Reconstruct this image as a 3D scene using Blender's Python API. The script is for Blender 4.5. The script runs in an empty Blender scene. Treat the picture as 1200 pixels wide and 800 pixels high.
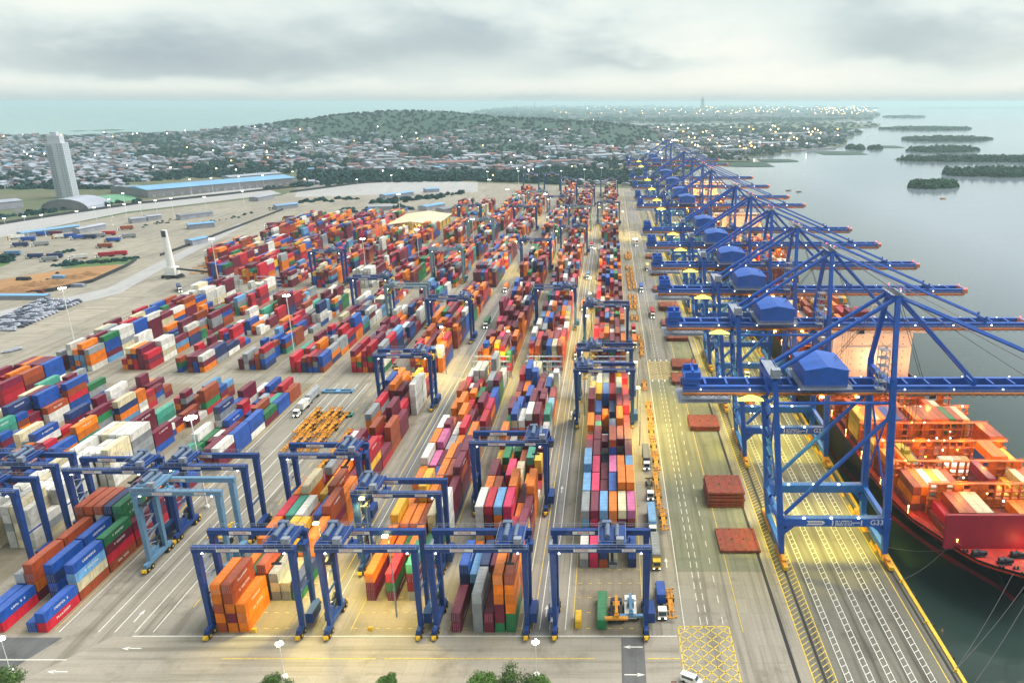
import bpy, math, random
import numpy as np
from mathutils import Vector
R = math.radians
random.seed(7)
sc = bpy.context.scene
COL = sc.collection
HC, TH, F = 130.5, R(17.84), 870.0          # camera height, pitch, focal length in photo pixels

def gp(x, y, Z=0.0):
    """a pixel of the photograph -> the point of the level Z it shows (survey of the site)"""
    a = TH + math.atan((y - 400) / F)
    D = (HC - Z) / math.tan(a)
    z = D * math.cos(TH) + (HC - Z) * math.sin(TH)
    return ((x - 716) * z / F, D)

def px(X, D, Z=0.0):
    z = D * math.cos(TH) + (HC - Z) * math.sin(TH)
    v = (HC - Z) * math.cos(TH) - D * math.sin(TH)
    return 716 + X * F / z, 400 + v * F / z, F / z

# ------------------------------------------------------------------ materials
def lin(c):
    return tuple(((v / 255) / 12.92 if v / 255 <= .04045 else ((v / 255 + .055) / 1.055) ** 2.4) for v in c)

def mat(name, rgb, rough=.6, metal=0, noise=.12, nscale=1.0, isl=0.0, emit=0, dirt=None, spec=.4, bump=0, tc='Object'):
    """rgb: linear base colour; noise: mottling; isl: brightness variation from piece to piece"""
    m = bpy.data.materials.new(name); m.use_nodes = True
    nt = m.node_tree; N = nt.nodes; L = nt.links
    b = N['Principled BSDF']
    b.inputs['Roughness'].default_value = rough; b.inputs['Metallic'].default_value = metal
    b.inputs['Specular IOR Level'].default_value = spec
    b.inputs['Base Color'].default_value = (*rgb, 1)
    if emit:
        b.inputs['Emission Color'].default_value = (*rgb, 1); b.inputs['Emission Strength'].default_value = emit
        return m
    t = N.new('ShaderNodeTexCoord'); n = N.new('ShaderNodeTexNoise')
    n.inputs['Scale'].default_value = nscale; n.inputs['Detail'].default_value = 5
    L.new(t.outputs[tc], n.inputs['Vector'])
    mr = N.new('ShaderNodeMapRange')
    mr.inputs['From Min'].default_value = .3; mr.inputs['From Max'].default_value = .7
    mr.inputs['To Min'].default_value = 1 - noise; mr.inputs['To Max'].default_value = 1 + noise
    L.new(n.outputs['Fac'], mr.inputs['Value'])
    val = mr.outputs['Result']
    if isl:
        g = N.new('ShaderNodeNewGeometry'); m2 = N.new('ShaderNodeMapRange')
        m2.inputs['To Min'].default_value = 1 - isl; m2.inputs['To Max'].default_value = 1 + isl
        L.new(g.outputs['Random Per Island'], m2.inputs['Value'])
        mu = N.new('ShaderNodeMath'); mu.operation = 'MULTIPLY'
        L.new(val, mu.inputs[0]); L.new(m2.outputs['Result'], mu.inputs[1]); val = mu.outputs[0]
        o = N.new('ShaderNodeObjectInfo'); m3 = N.new('ShaderNodeMapRange')
        m3.inputs['To Min'].default_value = 1 - isl; m3.inputs['To Max'].default_value = 1 + isl
        L.new(o.outputs['Random'], m3.inputs['Value'])
        mu2 = N.new('ShaderNodeMath'); mu2.operation = 'MULTIPLY'
        L.new(val, mu2.inputs[0]); L.new(m3.outputs['Result'], mu2.inputs[1]); val = mu2.outputs[0]
    vm = N.new('ShaderNodeVectorMath'); vm.operation = 'SCALE'; vm.inputs[0].default_value = rgb
    L.new(val, vm.inputs['Scale'])
    out = vm.outputs['Vector']
    if dirt:
        n2 = N.new('ShaderNodeTexNoise'); n2.inputs['Scale'].default_value = dirt[1]; n2.inputs['Detail'].default_value = 6
        L.new(t.outputs[tc], n2.inputs['Vector'])
        r = N.new('ShaderNodeMapRange'); r.inputs['From Min'].default_value = dirt[2]; r.inputs['From Max'].default_value = dirt[2] + .16
        r.inputs['To Max'].default_value = dirt[3]
        L.new(n2.outputs['Fac'], r.inputs['Value'])
        mx = N.new('ShaderNodeMix'); mx.data_type = 'RGBA'
        L.new(r.outputs['Result'], mx.inputs['Factor']); L.new(out, mx.inputs[6]); mx.inputs[7].default_value = (*dirt[0], 1)
        out = mx.outputs[2]
    L.new(out, b.inputs['Base Color'])
    if bump:
        bp = N.new('ShaderNodeBump'); bp.inputs['Strength'].default_value = bump; bp.inputs['Distance'].default_value = .3
        L.new(n.outputs['Fac'], bp.inputs['Height']); L.new(bp.outputs['Normal'], b.inputs['Normal'])
    return m

RUST = (.12, .05, .025)
CC = {  # container paints, linear albedo
 'maroon': (.150, .008, .034), 'red': (.46, .010, .030), 'orange': (.76, .185, .006), 'rust': (.32, .058, .018),
 'blue': (.012, .075, .36), 'navy': (.016, .034, .13), 'azure': (.12, .29, .52), 'white': (.70, .69, .65),
 'grey': (.27, .29, .31), 'green': (.016, .17, .062), 'teal': (.05, .29, .21), 'pink': (.55, .016, .09),
 'yellow': (.74, .42, .026), 'cream': (.62, .54, .36), 'rose': (.62, .14, .34)}
for k in CC:
    if k not in ('white', 'cream', 'grey', 'azure'): CC[k] = tuple(c*1.0 for c in CC[k])
CM = {k: mat(k + '_container_paint', v, .42, noise=.22, nscale=.45, isl=.25, dirt=(RUST, .9, .60, .45), bump=0) for k, v in CC.items()}
CR = {k: mat(k + '_sky_lit_roof_paint', tuple(c*.86 + .028 for c in v), .5, noise=.22, nscale=.5, isl=.17, dirt=(RUST, .7, .60, .35)) for k, v in CC.items()}  # paler roof copy of each paint, sky light on the tops put into its colour
M = {}
M['rtg'] = mat('navy_crane_paint', (.010, .042, .185), .45, noise=.2, isl=.08, dirt=(RUST, .5, .66, .4))
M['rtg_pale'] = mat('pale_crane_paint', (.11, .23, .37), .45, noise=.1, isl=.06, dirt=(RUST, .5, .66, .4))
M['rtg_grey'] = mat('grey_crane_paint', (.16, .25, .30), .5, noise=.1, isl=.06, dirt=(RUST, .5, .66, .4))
M['sts'] = mat('blue_crane_paint', (.015, .090, .42), .42, noise=.2, nscale=.3, dirt=((.05, .035, .04), .3, .56, .5))
M['house'] = mat('blue_house_paint', (.018, .095, .43), .45, noise=.15, nscale=.4)
M['rail'] = mat('galvanised_steel', (.27, .30, .37), .5, .3, noise=.2)
M['under'] = mat('orange_lit_beam_paint', (.50, .17, .045), .6, noise=.2)  # orange lamp glow under the girders put into the paint colour
M['tyre'] = mat('tyre_rubber', (.018, .018, .02), .85, noise=.2)
M['yellow'] = mat('safety_yellow_paint', (.66, .40, .02), .5, noise=.18, dirt=(RUST, .8, .6, .4))
M['orange'] = mat('chassis_orange_paint', (.62, .26, .02), .55, noise=.25, nscale=1.4, dirt=(RUST, 1.1, .52, .6))
M['white'] = mat('white_paint', (.74, .74, .72), .5, noise=.06)
M['plate'] = mat('name_plate_white', (.70, .68, .66), .5, noise=.05)
M['redtext'] = mat('red_lettering', (.45, .02, .03), .5, noise=.05)
M['dark'] = mat('dark_steel', (.035, .04, .05), .55, .3, noise=.2)
M['glass'] = mat('cab_glass', (.03, .05, .07), .12, spec=.8, noise=.05)
M['rope'] = mat('steel_rope', (.12, .12, .13), .5, .4, noise=.1)
M['hatch'] = mat('hatch_red_paint', (.22, .040, .025), .6, noise=.25, nscale=.8, dirt=((.11, .05, .03), .5, .48, .7))
M['hull'] = mat('black_hull_paint', (.010, .011, .013), .45, noise=.2, nscale=.1, dirt=((.07, .03, .02), .12, .62, .4))
M['boot'] = mat('red_boot_topping', (.16, .018, .03), .6, noise=.2, nscale=.2)
M['deck'] = mat('red_deck_paint', (.42, .020, .010), .6, noise=.25, nscale=.4, dirt=((.12, .02, .015), .5, .52, .6))
M['coam'] = mat('orange_red_steel', (.50, .12, .02), .6, noise=.22, nscale=.6, dirt=(RUST, .7, .55, .5))
M['accom'] = mat('cream_white_steel', (.62, .53, .48), .5, noise=.08, nscale=.3)
M['mline'] = mat('white_road_paint', (.62, .62, .58), .7, noise=.25, nscale=2.0)
M['yline'] = mat('yellow_road_paint', (.58, .42, .06), .7, noise=.3, nscale=1.5)
M['leaf'] = mat('leaf_green', (.060, .135, .018), .6, noise=.35, nscale=.8, isl=.35)
M['bark'] = mat('bark', (.07, .05, .035), .9, noise=.3, nscale=3)
M['fol'] = mat('distant_foliage', (.010, .044, .046), .85, noise=.25, nscale=.03, isl=.16, spec=.1)
M['mang'] = mat('mangrove_foliage', (.012, .052, .024), .85, noise=.4, nscale=.05, isl=.25, spec=.1)
M['lampw'] = mat('lit_white_lamp', (1, .96, .86), emit=9)
M['lampy'] = mat('lit_yellow_lamp', (1, .78, .20), emit=12)
M['lampo'] = mat('lit_amber_lamp', (1, .50, .10), emit=12)
M['lampl'] = mat('lit_lime_lamp', (.92, .95, .12), emit=1.5)
M['lampr'] = mat('lit_red_lamp', (1, .10, .14), emit=1.8)
M['blueroof'] = mat('blue_metal_roof', (.13, .30, .52), .5, noise=.12, nscale=.05)
M['greyroof'] = mat('grey_metal_roof', (.15, .175, .215), .5, noise=.15, nscale=.05, isl=.12)
M['whiteroof'] = mat('white_metal_roof', (.27, .30, .37), .5, noise=.12, nscale=.05, isl=.12)
M['tileroof'] = mat('clay_roof', (.20, .085, .085), .8, noise=.2, nscale=.2, isl=.2)
M['wall'] = mat('pale_render', (.22, .215, .235), .8, noise=.12, nscale=.1, isl=.2)
M['wallw'] = mat('white_render', (.28, .285, .34), .7, noise=.1, nscale=.1, isl=.1)
M['win'] = mat('dark_window_glass', (.05, .07, .10), .2, noise=.1, spec=.7)
M['tan'] = mat('tan_canvas', (.64, .50, .32), .7, noise=.08, nscale=.1)
M['carw'] = mat('white_car_paint', (.36, .38, .46), .3, noise=.05, isl=.1)
M['card'] = mat('dark_car_paint', (.05, .06, .10), .3, noise=.05, isl=.2)
M['towerw'] = mat('tower_white_render', (.46, .49, .55), .6, noise=.06, nscale=.05)
M['field'] = mat('green_court', (.10, .26, .16), .8, noise=.15, nscale=.05)

# ------------------------------------------------------------------ mesh builder
class MB:
    def __init__(s): s.v = []; s.f = []; s.m = []
    def hexa(s, p, m=0):
        o = len(s.v); s.v += [tuple(q) for q in p]
        for a in ((0,3,2,1),(4,5,6,7),(0,1,5,4),(1,2,6,5),(2,3,7,6),(3,0,4,7)):
            s.f.append(tuple(o + i for i in a)); s.m.append(m)
        return s
    def box(s, x0, x1, y0, y1, z0, z1, m=0):
        return s.hexa([(x0,y0,z0),(x1,y0,z0),(x1,y1,z0),(x0,y1,z0),(x0,y0,z1),(x1,y0,z1),(x1,y1,z1),(x0,y1,z1)], m)
    def cbox(s, c, d, m=0):
        return s.box(c[0]-d[0]/2, c[0]+d[0]/2, c[1]-d[1]/2, c[1]+d[1]/2, c[2]-d[2]/2, c[2]+d[2]/2, m)
    def bar(s, a, b, w, h=None, m=0, w2=None, h2=None):
        h = h or w; w2 = w2 or w; h2 = h2 or h
        a = Vector(a); b = Vector(b); d = (b - a).normalized()
        u = Vector((0,0,1)) if abs(d.z) < .95 else Vector((0,1,0))
        r = d.cross(u).normalized(); t = r.cross(d).normalized()
        q = []
        for c, ww, hh in ((a, w, h), (b, w2, h2)):
            q += [c - r*ww/2 - t*hh/2, c + r*ww/2 - t*hh/2, c + r*ww/2 + t*hh/2, c - r*ww/2 + t*hh/2]
        return s.hexa(q, m)
    def tube(s, a, b, r0, r1=None, n=8, m=0, cap=True):
        r1 = r0 if r1 is None else r1
        a = Vector(a); b = Vector(b); d = (b - a).normalized()
        u = Vector((0,0,1)) if abs(d.z) < .95 else Vector((0,1,0))
        r = d.cross(u).normalized(); t = r.cross(d).normalized(); o = len(s.v)
        for c, rr in ((a, r0), (b, r1)):
            for i in range(n):
                k = 2*math.pi*i/n; s.v.append(tuple(c + r*rr*math.cos(k) + t*rr*math.sin(k)))
        for i in range(n):
            j = (i+1) % n; s.f.append((o+i, o+j, o+n+j, o+n+i)); s.m.append(m)
        if cap:
            s.f.append(tuple(o+i for i in range(n))[::-1]); s.m.append(m); s.f.append(tuple(o+n+i for i in range(n))); s.m.append(m)
        return s
    def poly(s, pts, m=0):
        o = len(s.v); s.v += [tuple(p) for p in pts]; s.f.append(tuple(range(o, o+len(pts)))); s.m.append(m); return s
    def gable(s, x0, x1, y0, y1, z, h, m=0, over=.4, axis='y'):
        """a closed pitched roof"""
        x0 -= over; x1 += over; y0 -= over; y1 += over; o = len(s.v)
        if axis == 'y':
            xm = (x0+x1)/2; s.v += [(x0,y0,z),(x1,y0,z),(xm,y0,z+h),(x0,y1,z),(x1,y1,z),(xm,y1,z+h)]
        else:
            ym = (y0+y1)/2; s.v += [(x1,y0,z),(x1,y1,z),(x1,ym,z+h),(x0,y0,z),(x0,y1,z),(x0,ym,z+h)]
        for f in ((0,1,2),(5,4,3),(0,2,5,3),(1,4,5,2),(0,3,4,1)):
            s.f.append(tuple(o+i for i in f)); s.m.append(m)
        return s
    def mesh(s, name, mats):
        me = bpy.data.meshes.new(name); me.from_pydata(s.v, [], s.f)
        for q in (mats if isinstance(mats, (list, tuple)) else [mats]): me.materials.append(q)
        if any(s.m): me.polygons.foreach_set('material_index', s.m)
        me.update(); return me
    def build(s, name, mats, parent=None, loc=None, **tg):
        o = bpy.data.objects.new(name, s.mesh(name, mats)); COL.objects.link(o)
        if parent: o.parent = parent
        if loc: o.location = loc
        if tg: tag(o, **tg)
        return o

def tag(o, label=None, cat=None, group=None, kind=None):
    if label: o['label'] = label
    if cat: o['category'] = cat
    if group: o['group'] = group
    if kind: o['kind'] = kind
    return o
def empty(name, loc, label, cat, group=None, rz=0):
    o = bpy.data.objects.new(name, None); COL.objects.link(o); o.location = loc; o.rotation_euler.z = rz
    o.empty_display_size = .5
    return tag(o, label, cat, group)
KIDS = {}
def copy_tree(o, parent=None):
    c = o.copy(); COL.objects.link(c); c.parent = parent
    for ch in o.children: copy_tree(ch, c)
    return c
def place(proto, state, loc, label, rz=0, cat=None, group=None):
    """the first call moves the prototype itself, later calls copy it with its parts"""
    o = proto if not state else copy_tree(proto)
    state.append(o); o.location = loc; o.rotation_euler.z = rz; o['label'] = label
    if group: o['group'] = group
    return o
TXT = {}
def text(body, size, m, name='lettering', parent=None, loc=(0,0,0), rot=(R(90),0,0)):
    c = bpy.data.curves.new(name, 'FONT'); c.body = body; c.size = size; c.extrude = .012; c.align_x = 'CENTER'; c.align_y = 'CENTER'
    c.materials.append(m)
    if body not in TXT:
        t = bpy.data.objects.new(name, c); COL.objects.link(t); bpy.context.view_layer.update()
        TXT[body] = (bpy.data.meshes.new_from_object(t.evaluated_get(bpy.context.evaluated_depsgraph_get())), size); bpy.data.objects.remove(t)
    me, s0 = TXT[body]
    o = bpy.data.objects.new(name, me); COL.objects.link(o); o.location = loc; o.rotation_euler = rot; o.parent = parent; o.scale = (size/s0,)*3
    return o
ORD = ['first','second','third','fourth','fifth','sixth','seventh','eighth','ninth','tenth','eleventh','twelfth','thirteenth','fourteenth','fifteenth','sixteenth','seventeenth','eighteenth','nineteenth','twentieth']
def o_(n):
    if n < 20: return ORD[n]
    t = ['twenty','thirty','forty','fifty','sixty','seventy','eighty','ninety'][min(7, (n+1)//10-2)]
    return t + ('th' if (n+1) % 10 == 0 else '-' + ORD[(n+1) % 10 - 1])
def o_(n, _o=o_):
    s = _o(n)
    return s.replace('yth', 'ieth')

EXPO, HAZE, SKYK, LK = 0.84, 0.95e-4, 6.8, 0.95

# ------------------------------------------------------------------ camera, render settings, sky, sun, air
cam = bpy.data.objects.new('camera', bpy.data.cameras.new('camera')); COL.objects.link(cam); sc.camera = cam
cam.location = (0, 0, HC); cam.rotation_euler = (R(90) - TH, 0, 0)
cam.data.sensor_width = 36; cam.data.lens = F / 1200 * 36; cam.data.shift_x = -116 / 1200
cam.data.clip_start = 1; cam.data.clip_end = 150000
sc.view_settings.view_transform = 'Standard'; sc.view_settings.look = 'None'; sc.view_settings.gamma = 1
sc.view_settings.exposure = EXPO
sc.view_settings.use_curve_mapping = False
sc.render.engine = 'CYCLES'
cy = sc.cycles
cy.use_denoising = True; cy.denoiser = 'OPENIMAGEDENOISE'; cy.denoising_input_passes = 'RGB_ALBEDO_NORMAL'
sc.render.filter_size = 1.05
cy.max_bounces = 5; cy.diffuse_bounces = 1; cy.glossy_bounces = 2; cy.transmission_bounces = 2; cy.volume_bounces = 0
cy.sample_clamp_indirect = 3; cy.sample_clamp_direct = 20; cy.use_light_tree = True; cy.caustics_reflective = False; cy.caustics_refractive = False

SUN_EL, SUN_AZ = 55, 62       # azimuth from +Y towards +X
w = bpy.data.worlds.new('World'); sc.world = w; w.use_nodes = True
nt = w.node_tree; N = nt.nodes; L = nt.links; N.clear()
out = N.new('ShaderNodeOutputWorld'); bg = N.new('ShaderNodeBackground'); bg.inputs['Strength'].default_value = .1
L.new(bg.outputs[0], out.inputs['Surface'])
sky = N.new('ShaderNodeTexSky'); sky.sky_type = 'NISHITA'; sky.sun_disc = False
sky.sun_elevation = R(SUN_EL); sky.sun_rotation = R(SUN_AZ); sky.air_density = 1; sky.dust_density = 3
tc = N.new('ShaderNodeTexCoord')
sep = N.new('ShaderNodeSeparateXYZ'); L.new(tc.outputs['Generated'], sep.inputs[0])
def mth(op, a, b=None, clamp=False):
    n = N.new('ShaderNodeMath'); n.operation = op; n.use_clamp = clamp
    for i, q in enumerate((a, b)):
        if q is None: continue
        if isinstance(q, (int, float)): n.inputs[i].default_value = q
        else: L.new(q, n.inputs[i])
    return n.outputs[0]
az = mth('MULTIPLY', mth('ARCTAN2', sep.outputs['X'], sep.outputs['Y']), 57.2958)
el = mth('MULTIPLY', mth('ARCSINE', sep.outputs['Z']), 57.2958)
def noise(sa, se, seed, detail=6, rough=.55):
    cb = N.new('ShaderNodeCombineXYZ')
    L.new(mth('MULTIPLY', az, sa), cb.inputs[0]); L.new(mth('MULTIPLY', mth('POWER', mth('MAXIMUM', el, .001), .75), se), cb.inputs[1]); cb.inputs[2].default_value = seed
    n = N.new('ShaderNodeTexNoise'); n.inputs['Scale'].default_value = 1; n.inputs['Detail'].default_value = detail; n.inputs['Roughness'].default_value = rough
    L.new(cb.outputs[0], n.inputs['Vector']); return n.outputs['Fac']
n1 = noise(.085, .34, 3.1, 5, .5); n2 = noise(.19, .9, 8.7, 6, .52)
azw = mth('ADD', az, mth('MULTIPLY', mth('SUBTRACT', n2, .5), 10)); elw = mth('ADD', el, mth('MULTIPLY', mth('SUBTRACT', n2, .5), 3.4))
def blob(a, e, sa, se, amp):
    x = mth('DIVIDE', mth('SUBTRACT', azw, a), sa); y = mth('DIVIDE', mth('SUBTRACT', elw, e), se)
    g = mth('POWER', 2.71828, mth('MULTIPLY', mth('ADD', mth('MULTIPLY', x, x), mth('MULTIPLY', y, y)), -1))
    return mth('MULTIPLY', g, amp)
val = mth('ADD', mth('MULTIPLY', mth('SUBTRACT', n1, .5), .62), .66)
val = mth('ADD', val, mth('MULTIPLY', mth('SUBTRACT', n2, .5), .42))
for b in ((-12,4.2,13,2.2,-.31), (-31,2.5,12,1.3,-.26), (22,4.4,8,2.3,-.27), (2,2.7,5,.7,-.16), (8,4.2,6,2.0,.16), (-36,6.4,9,1.2,.2),
          (0,.7,80,.75,.30), (-12,9,30,2,-.1), (12,1.8,12,.6,.2)):
    val = mth('ADD', val, blob(*b))
cr = N.new('ShaderNodeValToRGB'); L.new(val, cr.inputs[0]); e = cr.color_ramp.elements
e[0].position = .08; e[0].color = (*lin((156,171,178)), 1)
e[1].position = .98; e[1].color = (*lin((240,241,230)), 1)
for p, c in ((.38, (180,193,196)), (.62, (214,224,220)), (.80, (231,235,228))):
    q = cr.color_ramp.elements.new(p); q.color = (*lin(c), 1)
sc10 = N.new('ShaderNodeVectorMath'); sc10.operation = 'SCALE'; sc10.inputs['Scale'].default_value = SKYK
L.new(cr.outputs[0], sc10.inputs[0])
mx = N.new('ShaderNodeMix'); mx.data_type = 'RGBA'; mx.inputs['Factor'].default_value = .9
hz = N.new('ShaderNodeMix'); hz.data_type = 'RGBA'      # pale air low over the horizon
L.new(mth('MULTIPLY', mth('POWER', 2.71828, mth('MULTIPLY', mth('POWER', mth('DIVIDE', mth('MAXIMUM', el, 0), .75), 2), -1)), .85), hz.inputs['Factor'])
L.new(sc10.outputs[0], hz.inputs[6]); hz.inputs[7].default_value = (*(v*SKYK*.8 for v in lin((203,217,218))), 1)
L.new(sky.outputs[0], mx.inputs[6]); L.new(hz.outputs[2], mx.inputs[7]); L.new(mx.outputs[2], bg.inputs['Color'])

sl = bpy.data.lights.new('sun', 'SUN'); sl.energy = 3.1; sl.angle = R(50); sl.color = (1, .95, .86)
so = bpy.data.objects.new('sun', sl); COL.objects.link(so)
d = Vector((math.sin(R(SUN_AZ))*math.cos(R(SUN_EL)), math.cos(R(SUN_AZ))*math.cos(R(SUN_EL)), math.sin(R(SUN_EL))))
so.rotation_euler = (-d).to_track_quat('-Z', 'Y').to_euler(); so.location = d * 400

hm = bpy.data.materials.new('sea_air'); hm.use_nodes = True; hn = hm.node_tree.nodes
hn.remove(hn['Principled BSDF'])
pv = hn.new('ShaderNodeVolumePrincipled'); pv.inputs['Density'].default_value = HAZE; pv.inputs['Color'].default_value = (.66, .90, .97, 1); pv.inputs['Anisotropy'].default_value = .2
hm.node_tree.links.new(pv.outputs[0], hn['Material Output'].inputs['Volume'])
MB().box(-62000, 62000, -1500, 62000, -9, 150).build('haze', hm, kind='stuff')

# ------------------------------------------------------------------ ground, sea, land, paving
def ground_mat(name, rgb, rgb2, stain, joint=0, streak=1.0, rough=.85, patch=.012, across=False):
    m = bpy.data.materials.new(name); m.use_nodes = True; nt = m.node_tree; N = nt.nodes; L = nt.links; b = N['Principled BSDF']
    b.inputs['Roughness'].default_value = rough; b.inputs['Specular IOR Level'].default_value = .25
    t = N.new('ShaderNodeTexCoord')
    def nz(scale, detail, vec=None, rough=.6):
        n = N.new('ShaderNodeTexNoise'); n.inputs['Scale'].default_value = scale; n.inputs['Detail'].default_value = detail; n.inputs['Roughness'].default_value = rough
        L.new(vec or t.outputs['Object'], n.inputs['Vector']); return n.outputs['Fac']
    def mr(s, a, b_, c, d_):
        n = N.new('ShaderNodeMapRange'); n.inputs[1].default_value = a; n.inputs[2].default_value = b_; n.inputs[3].default_value = c; n.inputs[4].default_value = d_
        L.new(s, n.inputs[0]); return n.outputs[0]
    def mix(f, a, b_):
        n = N.new('ShaderNodeMix'); n.data_type = 'RGBA'
        L.new(f, n.inputs['Factor'])
        for i, q in ((6, a), (7, b_)):
            if isinstance(q, tuple): n.inputs[i].default_value = (*q, 1)
            else: L.new(q, n.inputs[i])
        return n.outputs[2]
    c = mix(mr(nz(patch, 6), .38, .62, 0, 1), rgb, rgb2)
    mp = N.new('ShaderNodeMapping'); mp.inputs['Scale'].default_value = ((.016, .4, 1) if across else (.55, .016, 1)); L.new(t.outputs['Object'], mp.inputs['Vector'])
    c = mix(mr(nz(1.0, 4, mp.outputs[0]), .48, .66, 0, .7*streak), c, stain)
    c = mix(mr(nz(.09, 8, rough=.7), .53, .70, 0, .75), c, stain)
    c = mix(mr(nz(1.6, 4), .35, .7, 0, .22), c, stain)
    if joint:
        br = N.new('ShaderNodeTexBrick'); br.offset = 0; br.inputs['Scale'].default_value = 1; br.inputs['Mortar Size'].default_value = .05
        br.inputs['Brick Width'].default_value = joint; br.inputs['Row Height'].default_value = joint
        br.inputs['Color1'].default_value = (0,0,0,1); br.inputs['Color2'].default_value = (.16,.16,.16,1); br.inputs['Mortar'].default_value = (.5,.5,.5,1)
        L.new(t.outputs['Object'], br.inputs['Vector'])
        sp = N.new('ShaderNodeSeparateColor'); L.new(br.outputs[0], sp.inputs[0])
        c = mix(sp.outputs[0], c, stain)
    L.new(c, b.inputs['Base Color']); return m
G = {}
G['conc'] = ground_mat('port_concrete', (.325,.298,.25), (.25,.232,.20), (.12,.107,.085), joint=6.2)
G['road'] = ground_mat('front_road_concrete', (.36,.325,.272), (.30,.275,.235), (.16,.145,.115), joint=5, across=True)
G['lane'] = ground_mat('lane_asphalt', (.235,.225,.225), (.19,.185,.18), (.10,.10,.095), streak=1.3)
G['asph'] = ground_mat('dark_asphalt', (.10,.105,.115), (.13,.13,.13), (.06,.06,.06))
G['apron'] = ground_mat('apron_asphalt', (.21,.215,.165), (.17,.175,.13), (.10,.10,.075), joint=12, streak=1.2)
G['quay'] = ground_mat('quay_concrete', (.175,.17,.14), (.13,.125,.105), (.065,.062,.052), joint=7.5, streak=1.4)
G['slab'] = ground_mat('stack_slab_concrete', (.27,.23,.17), (.20,.175,.13), (.10,.085,.06), joint=3, streak=.4)
G['yard'] = ground_mat('grey_paved_yard', (.36,.36,.37), (.31,.31,.32), (.22,.22,.22), patch=.005)
G['earth'] = ground_mat('bare_earth', (.36,.20,.09), (.27,.15,.07), (.16,.09,.045), patch=.03, streak=.2)
G['scrub'] = ground_mat('scrub_land', (.07,.10,.05), (.13,.12,.08), (.04,.07,.035), patch=.006, streak=.2)
G['hill'] = ground_mat('hill_scrub', (.018,.055,.044), (.03,.065,.045), (.012,.038,.032), patch=.006, streak=.1)
G['green'] = ground_mat('green_verge', (.07,.13,.045), (.10,.15,.05), (.04,.08,.03), patch=.02, streak=.2)

wm = bpy.data.materials.new('sea_water'); wm.use_nodes = True
nt2 = wm.node_tree; b = nt2.nodes['Principled BSDF']; b.inputs['Base Color'].default_value = (.045, .066, .078, 1); b.inputs['Roughness'].default_value = .10
b.inputs['IOR'].default_value = 1.33
t = nt2.nodes.new('ShaderNodeTexCoord'); hsum = None
# ship shade painted dark into the water along the quay, paler grey-blue offshore, green-blue open sea on the other side of the land
sx_ = nt2.nodes.new('ShaderNodeSeparateXYZ'); nt2.links.new(t.outputs['Object'], sx_.inputs[0])
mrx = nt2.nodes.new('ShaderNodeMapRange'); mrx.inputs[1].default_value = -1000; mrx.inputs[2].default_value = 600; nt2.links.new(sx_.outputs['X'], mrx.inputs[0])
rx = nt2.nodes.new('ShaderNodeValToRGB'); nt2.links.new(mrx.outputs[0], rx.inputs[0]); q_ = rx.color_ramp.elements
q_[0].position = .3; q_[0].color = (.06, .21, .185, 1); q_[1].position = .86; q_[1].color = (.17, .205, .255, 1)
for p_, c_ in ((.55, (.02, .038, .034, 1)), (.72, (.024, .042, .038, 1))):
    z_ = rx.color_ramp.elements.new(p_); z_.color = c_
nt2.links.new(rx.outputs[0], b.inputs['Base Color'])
for scl, ht in ((.02, 1.3), (.11, .5), (.5, .12)):
    mp = nt2.nodes.new('ShaderNodeMapping'); mp.inputs['Scale'].default_value = (scl*.55, scl*1.4, 1); mp.inputs['Rotation'].default_value = (0,0,.25)
    n = nt2.nodes.new('ShaderNodeTexNoise'); n.inputs['Scale'].default_value = 1; n.inputs['Detail'].default_value = 4
    nt2.links.new(t.outputs['Object'], mp.inputs['Vector']); nt2.links.new(mp.outputs[0], n.inputs['Vector'])
    q = nt2.nodes.new('ShaderNodeMath'); q.operation = 'MULTIPLY'; q.inputs[1].default_value = ht; nt2.links.new(n.outputs['Fac'], q.inputs[0])
    if hsum is None: hsum = q.outputs[0]
    else:
        a = nt2.nodes.new('ShaderNodeMath'); a.operation = 'ADD'; nt2.links.new(hsum, a.inputs[0]); nt2.links.new(q.outputs[0], a.inputs[1]); hsum = a.outputs[0]
bp = nt2.nodes.new('ShaderNodeBump'); bp.inputs['Strength'].default_value = .16; bp.inputs['Distance'].default_value = 1.0
wp = nt2.nodes.new('ShaderNodeTexNoise'); wp.inputs['Scale'].default_value = .0035; wp.inputs['Detail'].default_value = 5; wp.inputs['Distortion'].default_value = 1.2
mpw = nt2.nodes.new('ShaderNodeMapping'); mpw.inputs['Scale'].default_value = (.5, 1.6, 1); nt2.links.new(t.outputs['Object'], mpw.inputs['Vector']); nt2.links.new(mpw.outputs[0], wp.inputs['Vector'])
mw = nt2.nodes.new('ShaderNodeMapRange'); mw.inputs[1].default_value = .38; mw.inputs[2].default_value = .64; mw.inputs[3].default_value = .05; mw.inputs[4].default_value = .24
nt2.links.new(wp.outputs['Fac'], mw.inputs[0]); nt2.links.new(mw.outputs[0], bp.inputs['Strength'])
nt2.links.new(hsum, bp.inputs['Height']); nt2.links.new(bp.outputs[0], b.inputs['Normal'])
WZ = -3.0
MB().poly([(-60000,-1000,WZ),(60000,-1000,WZ),(60000,60000,WZ),(-60000,60000,WZ)]).build('sea', wm, kind='structure')

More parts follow.
